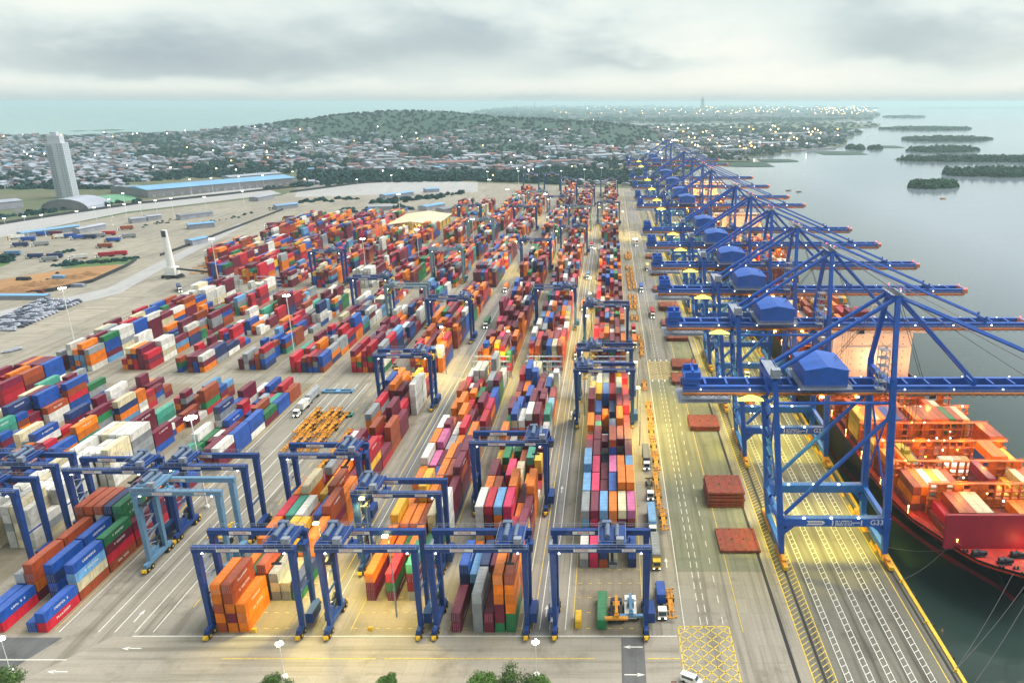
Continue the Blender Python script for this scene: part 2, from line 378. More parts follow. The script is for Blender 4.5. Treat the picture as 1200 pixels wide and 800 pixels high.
def slab(name, pts, z, m, thick=None, kind='structure'):
    """a flat sheet, or with `thick` a slab with a vertical edge"""
    mb = MB(); n = len(pts); mb.poly([(x, y, z) for x, y in pts])
    if thick:
        for i in range(n):
            (x0, y0), (x1, y1) = pts[i], pts[(i+1) % n]; mb.poly([(x0,y0,z-thick),(x1,y1,z-thick),(x1,y1,z),(x0,y0,z)])
    return mb.build(name, m, kind=kind)
QX = 84.0
P = lambda *a: [gp(x, y) for x, y in a]
coast = [(QX, -200), (QX, 1175)] + P((772,217), (800,203), (826,188.5), (879,189), (880,185), (860,183), (903,181), (925,177), (978,173), (992,167), (994,161), (1012,154), (985,151), (1030,148), (1032,145), (985,143.6), (940,143.5))
coast += P((800,147), (745,147.5), (690,143), (660,140.5), (600,141), (480,146), (330,153), (270,157), (200,158.6), (100,159.6), (0,160.5), (-300,161)) + [(-4200, -200)]
slab('land', coast, -.05, G['scrub'], 4)
far = P((540,142),(650,141.5),(720,143),(800,143.5),(870,143),(960,142),(1018,140),(1030,134),(1010,130),(1030,127),(900,125.2),(620,125.2),(560,130))
slab('far_coast', far, -1, G['scrub'], 3)
slab('far_coast', P((1075,127.5),(1250,127),(1250,124.9),(1085,125)), -1, G['scrub'], 3)
slab('port_ground', [(QX, -200), (QX, 1172)] + P((742,221), (560,214), (420,214), (350,222), (330,229), (150,250), (0,278), (-200,316)) + [(-900, -200)], 0, G['conc'], None)
slab('access_road', P((-40,428),(-40,408),(120,352),(215,312),(330,258),(338,262),(232,312),(130,362)), .009, G['road'])
slab('access_road', P((-40,372),(60,352),(125,338),(180,310),(280,262),(288,264),(190,315),(140,344),(-40,386)), .010, G['yard'])
slab('grey_yard', P((-60,290), (150,248), (330,227), (305,219), (200,231), (0,262), (-60,270)), .012, G['yard'])
slab('grey_yard', P((345,231), (560,225), (560,213.5), (470,211), (350,222)), .012, G['yard'])
slab('earth_plot', P((-20,347), (60,341), (108,331), (150,312), (122,309), (60,318), (-20,331)), .012, G['earth'])
slab('verge', P((70,315),(150,309),(160,300),(110,303)), .02, G['green'])
slab('verge', P((-10,316),(12,309),(10,300),(-10,300)), .02, G['green'])
slab('front_road', [(-150, 130), (17, 130), (17, 158.4), (-128, 158.4)], .010, G['road'])
slab('side_road', [(-260, 118), (-152, 130), (-140.5, 158), (-260, 158)], .014, G['asph'])
slab('road_patch', [(2.6, 139), (8.4, 139), (8.4, 158), (2.6, 158)], .02, G['asph'])
slab('truck_lane', [(-21.2, 158.6), (-14.9, 158.6), (-14.9, 1150), (-21.2, 1150)], .011, G['lane'])
slab('truck_lane', [(-138.5, 158.6), (-103.5, 158.6), (-103.5, 345), (-138.5, 345)], .011, G['conc'])
slab('truck_lane', [(-79.4, 158.6), (-73, 158.6), (-73, 1000), (-79.4, 1000)], .011, G['lane'])
slab('apron_road', [(19.3, 186), (33.8, 186), (33.8, 342), (19.3, 342)], .011, G['apron'])
slab('apron_road', [(19.3, 372), (33.8, 372), (33.8, 1150), (19.3, 1150)], .011, G['lane'])
for c_, x_ in (('A',-9.9),('B',-41.9),('C',-67.6),('D',-102.4),('E',-163),('F',-192.3),('G',-221.7),('H',-251.7)):
    for a_, b_ in ((159.2, 339), (353, 521), (535, 701), (715, 881)): slab('stack_pad', [(x_, a_), (x_+18.4, a_), (x_+18.4, b_), (x_, b_)], .008, G['slab'])
slab('apron', [(33.9, 186), (44, 186), (44, 1165), (33.9, 1165)], .012, G['apron'])
slab('quay', [(48, 60), (QX, 60), (QX, 1172), (48, 1172)], .013, G['quay'])

# painted markings: one object per kind of line
def stripes(name, mt, quads, z=.03):
    mb = MB()
    for q in quads: mb.poly([(x, y, z) for x, y in q])
    return mb.build(name, mt, kind='structure')
def ln(x0, y0, x1, y1, w=.22):
    dx, dy = x1-x0, y1-y0; l = math.hypot(dx, dy); nx, ny = -dy/l*w/2, dx/l*w/2
    return [(x0+nx, y0+ny), (x0-nx, y0-ny), (x1-nx, y1-ny), (x1+nx, y1+ny)]
def arrow(x, y, dx, dy, l=5.0):
    nx, ny = -dy, dx
    return [[(x-nx*.16, y-ny*.16), (x+nx*.16, y+ny*.16), (x+dx*l*.7+nx*.16, y+dy*l*.7+ny*.16), (x+dx*l*.7-nx*.16, y+dy*l*.7-ny*.16)],
            [(x+dx*l*.62-nx*.6, y+dy*l*.62-ny*.6), (x+dx*l*.62+nx*.6, y+dy*l*.62+ny*.6), (x+dx*l, y+dy*l)]]
wq, yq = [], []
for x in (-23.2, -18.6, -16.0, -11.9): wq.append(ln(x, 161, x, 1100, .2))
for x in (-10.0, 8.6, -20.3): yq.append(ln(x, 161, x, 1100, .22))
for x in (-42.2, -67.6, -49.8, -102.6, -163, -144.6): yq.append(ln(x, 161, x, 900, .2))
for x in (-132.8, -128.5, -123.2, -118.6, -143): wq.append(ln(x, 160, x, 338, .24))
for y in range(170, 330, 9): yq.append(ln(-113.5, y, -113.5, y+4, .25)); yq.append(ln(-109, y+2, -109, y+5, .25))
yq.append(ln(-77.5, 161, -77.5, 340, .25)); wq.append(ln(-75, 161, -75, 900, .2))
wq.append(ln(-123, 158.5, 17, 158.5, .32)); yq += [ln(-96, 150.4, -58, 150.4, .3), ln(-56, 150.4, -4, 150.4, .3), ln(9, 150.4, 17, 150.4, .3)]
wq += [ln(-165, 150, -134, 150, .3), ln(-150, 141, 17, 141, .22)]
wq += [ln(-128+i*4.2, 160.2, -128+i*4.2+1.8, 160.2, .3) for i in range(0)]
for x, y, dx, dy in ((-126, 164, 0, 1), (-118, 154, -1, 0), (-17.4, 166, 0, 1), (-17.4, 196, 0, 1), (-17.4, 232, 0, 1), (-17.4, 300, 0, 1), (8.0, 154.5, -1, 0), (3.2, 145, 1, 0), (-131, 146, -1, 0), (-121, 141.8, 1, 0), (16.5, 188, 0, 1)):
    wq += arrow(x, y, dx, dy)
for bx0 in (-8.9, -40.9, -66.7, -101.4):
    for y in (161.5, 167.8, 174.2, 180.6, 187):
        for k in range(7): yq.append(ln(bx0 + k*2.84 - .4, y, bx0 + k*2.84 + .6, y, .22))
wq.append(ln(19.2, 160, 19.2, 1140, .2)); yq.append(ln(34.2, 160, 34.2, 1140, .2))
for x in (23.6, 25.4): wq += [ln(x, y, x, y+3, .18) for y in range(163, 640, 5)]
for x in (29.5,): wq += [ln(x, y, x, y+3, .18) for y in range(163, 340, 9)]
def boxjunction(x0, x1, y0, y1, st):
    q = [ln(x0,y0,x1,y0,.35), ln(x0,y1,x1,y1,.35), ln(x0,y0,x0,y1,.35), ln(x1,y0,x1,y1,.35)]
    k = x0 - (y1-y0)
    while k < x1:
        a0 = max(0, x0-k); a1 = min(y1-y0, x1-k)
        if a1 > a0 + .1: q += [ln(k+a0, y0+a0, k+a1, y0+a1, .28), ln(x0+x1-(k+a0), y0+a0, x0+x1-(k+a1), y0+a1, .28)]
        k += st
    return q
yq += boxjunction(17.6, 30.8, 139, 162.2, 3.3) + boxjunction(19.5, 33.5, 345, 370, 3.3)
wq += [ln(x, 371, x, 374, .6) for x in (20.5, 23.5, 26.5, 29.5, 32.5)] + [ln(x, 341, x, 344, .6) for x in (20.5, 23.5, 26.5, 29.5, 32.5)]
yq += [ln(48.2, 80, 48.2, 1165, .3), ln(53.6, 80, 53.6, 1165, .22), ln(80.0, 80, 80.0, 1165, .25)]
y = 100.0
while y < 420:
    yq.append(ln(48.4, y, 50.3, y+1.6, .2)); yq.append(ln(51.5, y, 53.4, y+1.6, .2)); y += 1.9
for x in (55.9, 61.0, 66.0, 71.0, 75.6):
    wq += [ln(x, 100, x, 900, .17), ln(x+1.5, 100, x+1.5, 900, .17)]
    y = 100.0
    while y < 470: wq.append(ln(x, y, x+1.5, y+.9, .17)); y += 2.5
stripes('white_road_markings', M['mline'], wq, .028); stripes('yellow_road_markings', M['yline'], yq, .034)
drain = ground_mat('drain_slot', (.03,.03,.03), (.04,.04,.038), (.02,.02,.02))
slab('crane_rail_groove', [(50.6, 80), (51.3, 80), (51.3, 1165), (50.6, 1165)], .03, drain)
slab('crane_rail_groove', [(81.6, 80), (82.3, 80), (82.3, 1165), (81.6, 1165)], .03, drain)
slab('drain_channel', [(44.1, 90), (45.0, 90), (45.0, 1165), (44.1, 1165)], .03, drain)
MB().box(83.1, 84.05, 60, 1172, .02, .35).build('quay_kerb', M['yellow'], kind='structure')

# ------------------------------------------------------------------ containers: survey of the stacks
PAL = [('maroon',31),('red',12),('orange',15),('rust',8),('blue',9),('navy',6),('white',7),('grey',5),('green',4),('teal',2),('azure',3),('pink',2),('yellow',2),('cream',3)]
WARM = [('maroon',30),('red',13),('orange',24),('rust',9),('blue',6),('navy',4),('white',4),('grey',3),('green',3),('teal',1),('yellow',2),('pink',2)]
LEFT = [('maroon',28),('red',12),('orange',10),('rust',8),('blue',14),('navy',5),('white',9),('grey',7),('green',4),('teal',3),('azure',2),('cream',2)]
WHITE = [('white',70),('grey',8),('cream',22)]
rc = random.Random(11)
def pick(p):
    t = rc.random() * sum(w for _, w in p)
    for k, w in p:
        t -= w
        if t <= 0: return k
    return p[0][0]
# name: x of the left row, rows, block counted from the quay
COLS = {'A': (-9.15, 6), 'B': (-41.2, 6), 'C': (-67.1, 6), 'D': (-101.7, 6), 'D2': (-131.4, 6), 'E': (-162.3, 6), 'F': (-190.6, 5), 'G': (-220, 5), 'H': (-250, 5), 'I': (-281, 6), 'J': (-311, 5), 'K': (-340, 5)}
CN = {k: i for i, k in enumerate(COLS)}
PITCH, BAY = 2.84, 12.75
BOX = []      # (x, y0, z, length, height, colour, col, row, stack index, tier, top)
FIX = {       # surveyed stacks near the camera: (column, bay, row) -> colours from the ground up; '' = nothing there
 ('A',0,0):['grey','white'],('A',0,1):['pink','pink'],('A',0,2):['rust','navy'],('A',0,3):['grey','cream'],('A',0,4):[],('A',0,5):['navy','blue'],
 ('A',1,0):['grey','navy','azure','grey'],('A',1,1):['maroon','maroon','pink','maroon'],('A',1,2):['navy','grey','azure','azure'],('A',1,3):['maroon','rust','orange','orange'],('A',1,4):['maroon','cream','maroon','cream'],('A',1,5):['navy','navy','rust','rose'],
 ('A',2,0):['navy','maroon','blue','azure'],('A',2,1):['maroon','maroon','red','pink'],('A',2,2):['maroon','navy','maroon'],('A',2,3):['rust','orange','navy','blue'],('A',2,4):['maroon','green','orange','orange','orange'],('A',2,5):['navy','navy','orange','orange','orange'],
 ('A',3,0):['navy','maroon','blue','azure','azure'],('A',3,1):['maroon','rust','maroon','pink'],('A',3,2):['navy','maroon','maroon'],('A',3,3):['navy','green','maroon','rose'],('A',3,4):['maroon','rust','orange','orange'],('A',3,5):['maroon','maroon','grey','azure'],
 ('B',0,0):['maroon','maroon'],('B',0,1):[],('B',0,2):['grey','grey','grey','grey'],('B',0,3):['maroon','maroon'],('B',0,4):['green','maroon','maroon','orange','orange','orange'],('B',0,5):['green','green','orange','orange','orange','rust'],
 ('B',1,0):['rust','navy','navy','blue'],('B',1,1):['navy','navy','azure'],('B',1,2):['maroon','orange','orange','navy'],('B',1,3):['maroon','maroon','maroon','maroon'],('B',1,4):['rust','orange','navy','navy','navy'],('B',1,5):['rust','rust','rust','orange'],
 ('B',2,0):['orange'],('B',2,1):[],('B',2,2):['orange'],('B',2,3):['white','white','azure'],('B',2,4):['red','orange','red','red'],('B',2,5):['maroon','yellow','cream','yellow','maroon'],
 ('B',3,0):['white','cream','white','white','white'],('B',3,1):['maroon','orange','navy','maroon','red'],('B',3,2):['orange','navy','orange','orange','azure'],('B',3,3):['maroon','maroon','maroon','pink','pink'],('B',3,4):['maroon','maroon','orange'],('B',3,5):['maroon','rust','maroon','maroon'],
 ('B',4,0):['maroon','orange','orange','orange'],('B',4,1):['maroon','maroon','rust','rust'],('B',4,2):['maroon','green'],('B',4,3):['rust','orange','orange','orange','orange'],('B',4,4):['maroon','maroon','maroon'],('B',4,5):['orange','orange','orange','orange','orange'],
 ('C',0,0):[],('C',0,1):[],('C',0,2):[],('C',0,3):[],('C',0,4):[],('C',0,5):[],
 ('C',1,0):['maroon','maroon','orange'],('C',1,1):[],('C',1,2):['maroon','green','red'],('C',1,3):[],('C',1,4):['grey','maroon','maroon','teal'],('C',1,5):[],
 ('C',2,0):['maroon','maroon','orange'],('C',2,1):['green','orange'],('C',2,2):['rust','green'],('C',2,3):['orange','orange','orange'],('C',2,4):['green','green'],('C',2,5):['orange','green'],
 ('C',3,0):['orange','orange','orange','yellow'],('C',3,1):['orange','rust','orange'],('C',3,2):['orange','orange','orange'],('C',3,3):['orange','orange','rust'],('C',3,4):['green','green','cream','cream'],('C',3,5):['white','white','white','white','white'],
 ('C',4,0):['yellow','orange'],('C',4,1):[],('C',4,2):['yellow','orange','orange','yellow','yellow'],('C',4,3):['rust','orange','orange','orange'],('C',4,4):['navy','cream'],('C',4,5):['navy','maroon','maroon','maroon'],
 ('C',5,0):['orange','orange','orange'],('C',5,1):['rust','orange'],('C',5,2):['maroon','navy','blue'],('C',5,3):['maroon','maroon','maroon','orange'],('C',5,4):['maroon','rust','rust','rust'],('C',5,5):['navy','maroon','maroon','rust','maroon'],
 ('C',6,0):['grey','white','grey','white'],('C',6,1):['maroon','rose','rose'],('C',6,2):['maroon','rose','maroon'],('C',6,3):['rust','orange','orange','orange'],('C',6,4):['maroon','rust','navy','maroon'],('C',6,5):['rust','maroon','maroon','maroon','maroon'],
 ('C',7,0):['orange','orange','orange','orange'],('C',7,1):['maroon','rose','rose','rose'],('C',7,2):['maroon','cream','grey'],('C',7,3):['rust','orange','orange'],('C',7,4):['navy','blue','blue'],('C',7,5):['orange','orange','orange','orange','orange'],
 ('D',0,0):['rust','orange','rust','orange','orange'],('D',0,1):['orange','maroon','orange','rust','rust'],('D',0,2):['orange','orange','orange'],('D',0,3):[],('D',0,4):[],('D',0,5):[],
 ('D',1,0):['orange','green','orange'],('D',1,1):['green','green','green'],('D',1,2):['orange','orange','rust','rust'],('D',1,3):['grey','cream','grey'],('D',1,4):['grey','cream'],('D',1,5):['green','navy'],
 ('D',2,0):['orange','orange','orange','orange'],('D',2,1):['blue','azure','azure'],('D',2,2):['orange','maroon','rust','yellow'],('D',2,3):['maroon','green','orange','yellow'],('D',2,4):['orange','orange','orange'],('D',2,5):['navy','orange','orange','orange'],
 ('D',3,0):['maroon','maroon','red','red'],('D',3,1):['green','green','green','teal'],('D',3,2):['white','white','white','white'],('D',3,3):['navy','maroon','rust'],('D',3,4):['navy','blue','blue','blue'],('D',3,5):['orange','rust','maroon','rust','rust'],
 ('D',4,0):['orange','orange','orange','orange'],('D',4,1):['orange','orange','orange','orange','cream'],('D',4,2):['rust','orange'],('D',4,3):['rust','orange','orange','yellow'],('D',4,4):['rust','rust','rust','rust','rust'],('D',4,5):['orange','orange','orange','orange'],
 ('E',0,0):['red','blue'],('E',0,1):['red','blue'],('E',0,2):[],('E',0,3):[],('E',0,4):['blue'],('E',0,5):['red','blue'],
 ('E',1,0):['maroon','blue','grey'],('E',1,1):['maroon','orange','rust','rust'],('E',1,2):[],('E',1,3):['navy','blue','navy','blue'],('E',1,4):[],('E',1,5):['rust','cream','azure','blue'],
 ('E',2,0):['navy','blue','blue'],('E',2,1):['maroon','navy','rust','rust'],('E',2,2):['maroon','maroon'],('E',2,3):['blue','azure','white','blue'],('E',2,4):['green','maroon','blue'],('E',2,5):['rust','red','maroon','green'],
 ('E',3,0):['maroon','maroon','navy','rust','rust'],('E',3,1):['maroon','green','rust','rust','rust'],('E',3,2):['maroon','maroon','rust','white','rust'],('E',3,3):['green','navy','navy','navy','navy'],('E',3,4):['maroon','maroon','green','green','green'],('E',3,5):['rust','red','maroon'],
}
for k, v in list(FIX.items()): pass
SEG = [(160, 338), (354, 520), (536, 700), (716, 880), (896, 1160)]
START = {'A': 188}
def occupied(c, y):
    x0 = COLS[c][0]
    if c in 'FGHIJK' and y < 354:
        if c == 'F': return .75 if y > 193 else 0
        if c == 'G': return .85 if y > 235 else 0
        if c == 'H': return .9 if y > 258 else 0
        if c == 'I': return 1 if y > 290 else 0
        return 0
    if c == 'D2': return 0 if y < 300 else (.9 if y > 352 else .0)
    if c == 'J': return 1 if 560 < y < 850 else 0
    if c == 'K': return .9 if 600 < y < 850 else 0
    if c == 'I': return .9 if y < 505 or 536 < y < 870 else 0
    if c in ('F','G') and 762 < y < 862: return 0
    if c in ('G','H') and y > 880: return 0
    if c in ('E','F') and y > 960: return 0
    if c in ('D2','D') and y > 1040: return 0
    return .93
for c, (x0, nr) in COLS.items():
    sidx = [0]*nr
    for si, (sa, sb) in enumerate(SEG):
        y = max(sa, START.get(c, 0)); bay = 0; hb0 = True
        if c in 'EFGHI' and si == 1: y += rc.choice((0, 2, 4))
        hb = rc.uniform(4.3, 5.2) if (si >= 1 and c in 'ABCD') else rc.uniform(3, 4.6)
        if si == 0 and c in 'EFGH': sb = 326
        while y + 12.2 < sb:
            hb = min(5.3, max(2.9 if c in 'ABCD' else 2.2, hb + rc.uniform(-.9, .9)))
            occ = occupied(c, y); pal = PAL if c in 'AB' else (WARM if c in ('C','D') else LEFT)
            if si >= 2: pal = PAL if rc.random() < .6 else WARM
            zone = None
            if c == 'A' and si == 0 and y > 316: zone = WHITE
            if c in ('B','C') and si == 0 and y > 318: zone = WHITE
            if c == 'F' and 193 < y < 250: zone = WHITE
            
            if si >= 1 and rc.random() < .045: zone = WHITE
            if c in 'EFGHI' and si >= 0 and (c, bay) not in [('E',q) for q in range(4)] and rc.random() < (.04 if si < 2 else .04):
                y += BAY; bay += 1; continue
            for r in range(nr):
                key = (c, bay, r) if si == 0 else None
                spec = FIX.get(key)
                if spec is None:
                    if rc.random() > occ: continue
                    h = int(round(hb + rc.gauss(0, .9)))
                    if zone is WHITE: h = int(round(3.6 + rc.gauss(0, 1.2)))
                    if c == 'I' and si == 0: h = 5 if rc.random() < .8 else 4
                    if c == 'H' and si == 0: zone = None; h = 4 if zone else rc.choice((3, 4, 5))
                    if c == 'F' and zone is WHITE: h = 5
                    if zone is None and c in ('E','F','G') and si == 0: h = int(round(2.6 + .4*(hb-3.5) + rc.gauss(0, .9)))
                    if c in ('E','F','G') and si == 1: h = int(round(2.9 + rc.gauss(0, 1)))
                    if c in ('I','J','K') and si >= 1: h = 4 + (rc.random() < .5)
                    if c == 'D' and si == 0: h = int(round(3.2 + rc.gauss(0, 1.1)))
                    h = max(0, min(6 if c in 'ABC' else 5, h))
                    p = zone or pal; spec = []; last = None
                    for k in range(h):
                        last = last if (last and rc.random() < .38) else pick(p); spec.append(last)
                    if c == 'D' and si == 0 and y > 300 and r == 5 and y < 325: spec = ['white']*5
                if not spec: continue
                twin = rc.random() < (.34 if c in 'AGF' else .2) and key not in FIX
                xx = x0 + r*PITCH
                dy = rc.uniform(-.12, .12)
                for half in ((0, 1) if twin else (0,)):
                    sp = spec if half == 0 else [pick(zone or pal) for _ in range(max(1, len(spec) - rc.randint(0, 2)))]
                    sidx[r] += 1
                    for t, cl in enumerate(sp):
                        ht = 2.59 if twin else 2.86
                        BOX.append([xx + rc.uniform(-.05, .05), y + dy + half*6.3, t*ht, 6.06 if twin else 12.19, ht - .03, cl, c, r, sidx[r]-1, t, t == len(sp)-1])
            y += BAY; bay += 1
# which containers show largest: exposed top, camera-side end and flank, in photo pixels
from collections import defaultdict
cells = defaultdict(list)
for i, b in enumerate(BOX): cells[(b[6], b[7])].append(i)
def covered(c, r, y, z):
    n = 0
    for yy in (y[0] + .3*(y[1]-y[0]), y[0] + .7*(y[1]-y[0])):
        for i in cells.get((c, r), ()):
            b = BOX[i]
            if b[1] <= yy <= b[1]+b[3] and b[2] - .1 <= z <= b[2]+b[4]: n += 1; break
    return n / 2
def inframe(x, y, z):
    u, v, s = px(x, y, z); return -15 < u < 1215 and 60 < v < 815
SHIPBOX = []    # filled by the ships: (x, y, z, length, height, colour, label)
vis = []
for i, b in enumerate(BOX):
    x, y, z, l, h, cl, c, r, si_, t, top = b
    if not inframe(x+1, y, z+1): continue
    u, v, s = px(x+1.2, y, z+h)
    a = 0
    th = math.atan2(HC - z - h, y)
    e_top = 1 if top else 0
    front = 1 - covered(c, r, (y-3, y-1), z+h/2)
    sx = 1 if x < 0 else -1
    side = 1 - covered(c, r+sx, (y, y+l), z+h/2)
    a = e_top*2.44*l*s*s*math.sin(th) + front*2.44*h*s*s*math.cos(th) + side*l*h*s*s*abs(x)/math.hypot(x, y)
    if a > .5: vis.append((a, i))
vis.sort(reverse=True)

# ------------------------------------------------------------------ container objects
CMESH = {}
def cont_mesh(cl, l, h):
    k = (cl, round(l, 1), round(h, 1))
    if k in CMESH: return CMESH[k]
    mb = MB(); W = 2.44; p = .05
    mb.box(p, W-p, p, l-p, .12, h-p)                                  # panels, a little inside the frame
    for x in (0, W-.16):
        for y in (0, l-.16): mb.box(x, x+.16, y, y+.16, 0, h)         # corner posts
        mb.box(x, x+.16, .16, l-.16, 0, .16); mb.box(x, x+.16, .16, l-.16, h-.1, h)
    for y in (0, l-.16): mb.box(.16, W-.16, y, y+.16, 0, .16); mb.box(.16, W-.16, y, y+.16, h-.12, h)
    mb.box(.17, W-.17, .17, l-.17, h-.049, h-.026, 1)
    n = int(l/.55)                                                    # side corrugation ribs and roof ribs
    for i in range(n):
        y = .3 + i*(l-.6)/n
        mb.box(.022, .05, y, y+.26, .16, h-.1); mb.box(W-.05, W-.022, y, y+.26, .16, h-.1)
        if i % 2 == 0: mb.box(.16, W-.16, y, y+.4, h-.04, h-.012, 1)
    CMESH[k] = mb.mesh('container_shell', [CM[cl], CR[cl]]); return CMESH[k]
DMESH = {}
def door_mesh(cl, h):
    k = (cl, round(h, 1))
    if k in DMESH: return DMESH[k]
    mb = MB()
    mb.box(.17, 1.20, -.0, .045, .17, h-.13); mb.box(1.24, 2.27, -.0, .045, .17, h-.13)
    for x in (.45, .92, 1.52, 1.99): mb.box(x-.03, x+.03, -.06, -.002, .2, h-.16, 1)
    for x in (.45, .92, 1.52, 1.99): mb.box(x-.1, x+.1, -.07, -.061, 1.0, 1.08, 1)
    DMESH[k] = mb.mesh('container_doors', [CM[cl], M['rail']]); return DMESH[k]
LMESH = {}
def letter_mesh(l, seed):
    k = (round(l, 1), seed)
    if k in LMESH: return LMESH[k]
    rr = random.Random(seed); mb = MB(); y = l*.30; z = 1.25
    while y < l*.72:
        w_ = rr.choice((.42, .5, .56))
        mb.box(0, .012, y, y+.13, z, z+.62); k2 = rr.randint(0, 3)
        if k2 != 1: mb.box(0, .012, y+.14, y+w_, z+.5, z+.62)
        if k2 != 2: mb.box(0, .012, y+.14, y+w_, z, z+.13)
        if k2 in (0, 2): mb.box(0, .012, y+w_-.13, y+w_, z+.13, z+.49)
        if k2 in (1, 3): mb.box(0, .012, y+.14, y+w_-.02, z+.26, z+.36)
        y += w_ + .2 + (rr.random() < .15)*.5
    LMESH[k] = mb.mesh('lettering', M['white']); return LMESH[k]
def spot(name, loc, power, col, ang=120, tgt=(0,0,-1), size=.8):
    l = bpy.data.lights.new(name, 'SPOT'); l.energy = power; l.color = col; l.spot_size = R(ang); l.spot_blend = .6; l.shadow_soft_size = size
    o = bpy.data.objects.new(name, l); COL.objects.link(o); o.location = loc; o.rotation_euler = Vector(tgt).to_track_quat('-Z', 'Y').to_euler(); return o
def point(name, loc, power, col, size=.5):
    l = bpy.data.lights.new(name, 'POINT'); l.energy = power; l.color = col; l.shadow_soft_size = size
    o = bpy.data.objects.new(name, l); COL.objects.link(o); o.location = loc; return o

# ------------------------------------------------------------------ ships alongside
SHIPREST = []
SHX = 113.0
def make_ship(bow, Ln, hb, dk, sup, label, pal, seed, individual=False, hull='hull', deckm='deck', order=''):
    rs = random.Random(seed)
    root = empty('container_ship', (SHX, bow, 0), label, 'ship', 'container ships moored along the quay')
    S = [0, 2.5, 6, 9, 14, 19.5, 30, 42, 60, 90, Ln-40, Ln-12, Ln]
    Hd = [.3, 2.9, 8.6, 12.2, 15, 17.3, 21.7, 24, 25, 25, 25, 24, 22]
    Hw = [.1, .2, .4, .8, 3, 5.5, 10, 15, 20.5, 24.8, 24.8, 20, 13]
    k = hb/25; lev = [(-4, 0), (-1.2, .12), (3.5, .42), (dk-1.4, .9), (dk+1.0, 1)]
    mb = MB(); rows = []
    for y, d_, w_ in zip(S, Hd, Hw):
        rk = max(0, 9 - y*.3) if y < 30 else 0
        rows.append([((w_ + (d_-w_)*f**1.35)*k, y + rk*(1-f) , z) for z, f in lev])
    n = len(lev); V = []
    for sgn in (-1, 1):
        base = len(mb.v)
        for r in rows: mb.v += [(sgn*x, y, z) for x, y, z in r]
        for i in range(len(rows)-1):
            for j in range(n-1):
                a = base+i*n+j; f = (a, a+n, a+n+1, a+1); mb.f.append(f if sgn > 0 else f[::-1]); mb.m.append(1 if j == 0 else 0)
    e = (len(rows)-1)*n; b2 = len(rows)*n
    for j in range(n-1): mb.f.append((e+j, b2+e+j, b2+e+j+1, e+j+1)); mb.m.append(0)
    mb.build('hull', [M[hull], M['boot']], root)
    dm = MB()
    for i in range(len(rows)-1):
        (a, ya), (b, yb) = (rows[i][n-1][0]-.25, S[i]), (rows[i+1][n-1][0]-.25, S[i+1])
        dm.hexa([(-a,ya,dk-.4),(a,ya,dk-.4),(b,yb,dk-.4),(-b,yb,dk-.4),(-a,ya,dk),(a,ya,dk),(b,yb,dk),(-b,yb,dk)])
    dm.build('deck', M[deckm], root)
    # mooring deck: winches, bitts, a foremast
    for x, y in ((-5, 8.5), (5.2, 8.8), (0, 11.5), (-10.5, 12.2), (9.5, 12.4)):
        w_ = MB().tube((x-1.6, y, dk+1.1), (x-.2, y, dk+1.1), .75, n=10).tube((x+.2, y, dk+1.1), (x+1.5, y, dk+1.1), .6, n=10).box(x-1.8, x+1.8, y-.9, y+.9, dk, dk+.35)
        w_.box(x-.2, x+.2, y-.7, y+.7, dk+.35, dk+1.9).box(x+1.6, x+2.4, y-.4, y+.4, dk+.35, dk+1.4).build('mooring_winch', M['dark'], root)
    for x, y in ((-2.2, 3.6), (2.2, 3.6), (-6.8, 6.4), (6.8, 6.4), (-13.2, 14), (13.2, 14), (-3, 6), (3, 6)):
        MB().tube((x-.5, y, dk), (x-.5, y, dk+.9), .28).tube((x+.5, y, dk), (x+.5, y, dk+.9), .28).box(x-.9, x+.9, y-.4, y+.4, dk, dk+.12).build('bitts', M['dark'], root)
    MB().tube((0, 6.4, dk), (0, 6.4, dk+11), .45, .25).bar((-1.6, 6.4, dk+8), (1.6, 6.4, dk+8), .25).build('foremast', M['coam'], root)
    MB().hexa([(-18.6,15.6,dk),(18.6,15.6,dk),(18.6,16.6,dk),(-18.6,16.6,dk),(-18.0,17.6,dk+9.5),(18.0,17.6,dk+9.5),(18.0,18.6,dk+9.5),(-18.0,18.6,dk+9.5)]).build('breakwater', M['boot' if not individual else 'hatch_crimson'], root)
    # bays: coaming, hatch cover, lashing bridge with lamps, containers
    y = 21.5; bay = 0
    while y + 12.5 < Ln - 14:
        if sup - 3 < y + 12.3 and y < sup + 17: y = sup + 17.5; continue
        hw = min(23.2, np.interp(y, S, Hd)*k - 2.2)
        z0 = dk + 2.3
        MB().box(-hw, hw, y, y+12.3, dk, z0).build('hatch_cover', M['hatch'], root)
        lb = MB(); yb = y + 13.3
        zt_ = dk + 10.2
        for j in range(int(2*hw/2.52)+1):
            x = -hw + j*2.52; lb.box(x-.16, x+.16, yb-.5, yb+.5, dk, zt_)
        for z in (dk+2.6, dk+5.1, dk+7.6, zt_): lb.box(-hw-.4, hw+.4, yb-.62, yb+.62, z-.14, z+.14)
        for z in (dk+3.7, dk+6.2, dk+8.7, zt_+1.1): lb.box(-hw-.4, hw+.4, yb-.66, yb-.6, z-.05, z+.05)
        for j in range(0, int(2*hw/2.52), 1):
            x = -hw + j*2.52
            if rs.random() < .7: lb.box(x+.3, x+2.2, yb-.35, yb+.35, dk+.1, dk+2.4 + 2.5*rs.randint(0, 3))
        lo = lb.build('lashing_bridge', M['coam'], root)
        for j in range(1, int(2*hw/2.52), 2):
            for z in (dk+4.6, dk+7.2, zt_+.6):
                if rs.random() < .28: MB().cbox((-hw+j*2.52+rs.uniform(-.6,.6), yb-.8, z), (.34,.25,.34)).build('lamp', M['lampo'] if rs.random() < .75 else M['lampw'], lo)
        nr = int(2*hw/2.5)
        spec = SHIPSPEC.get(bay) if individual else None
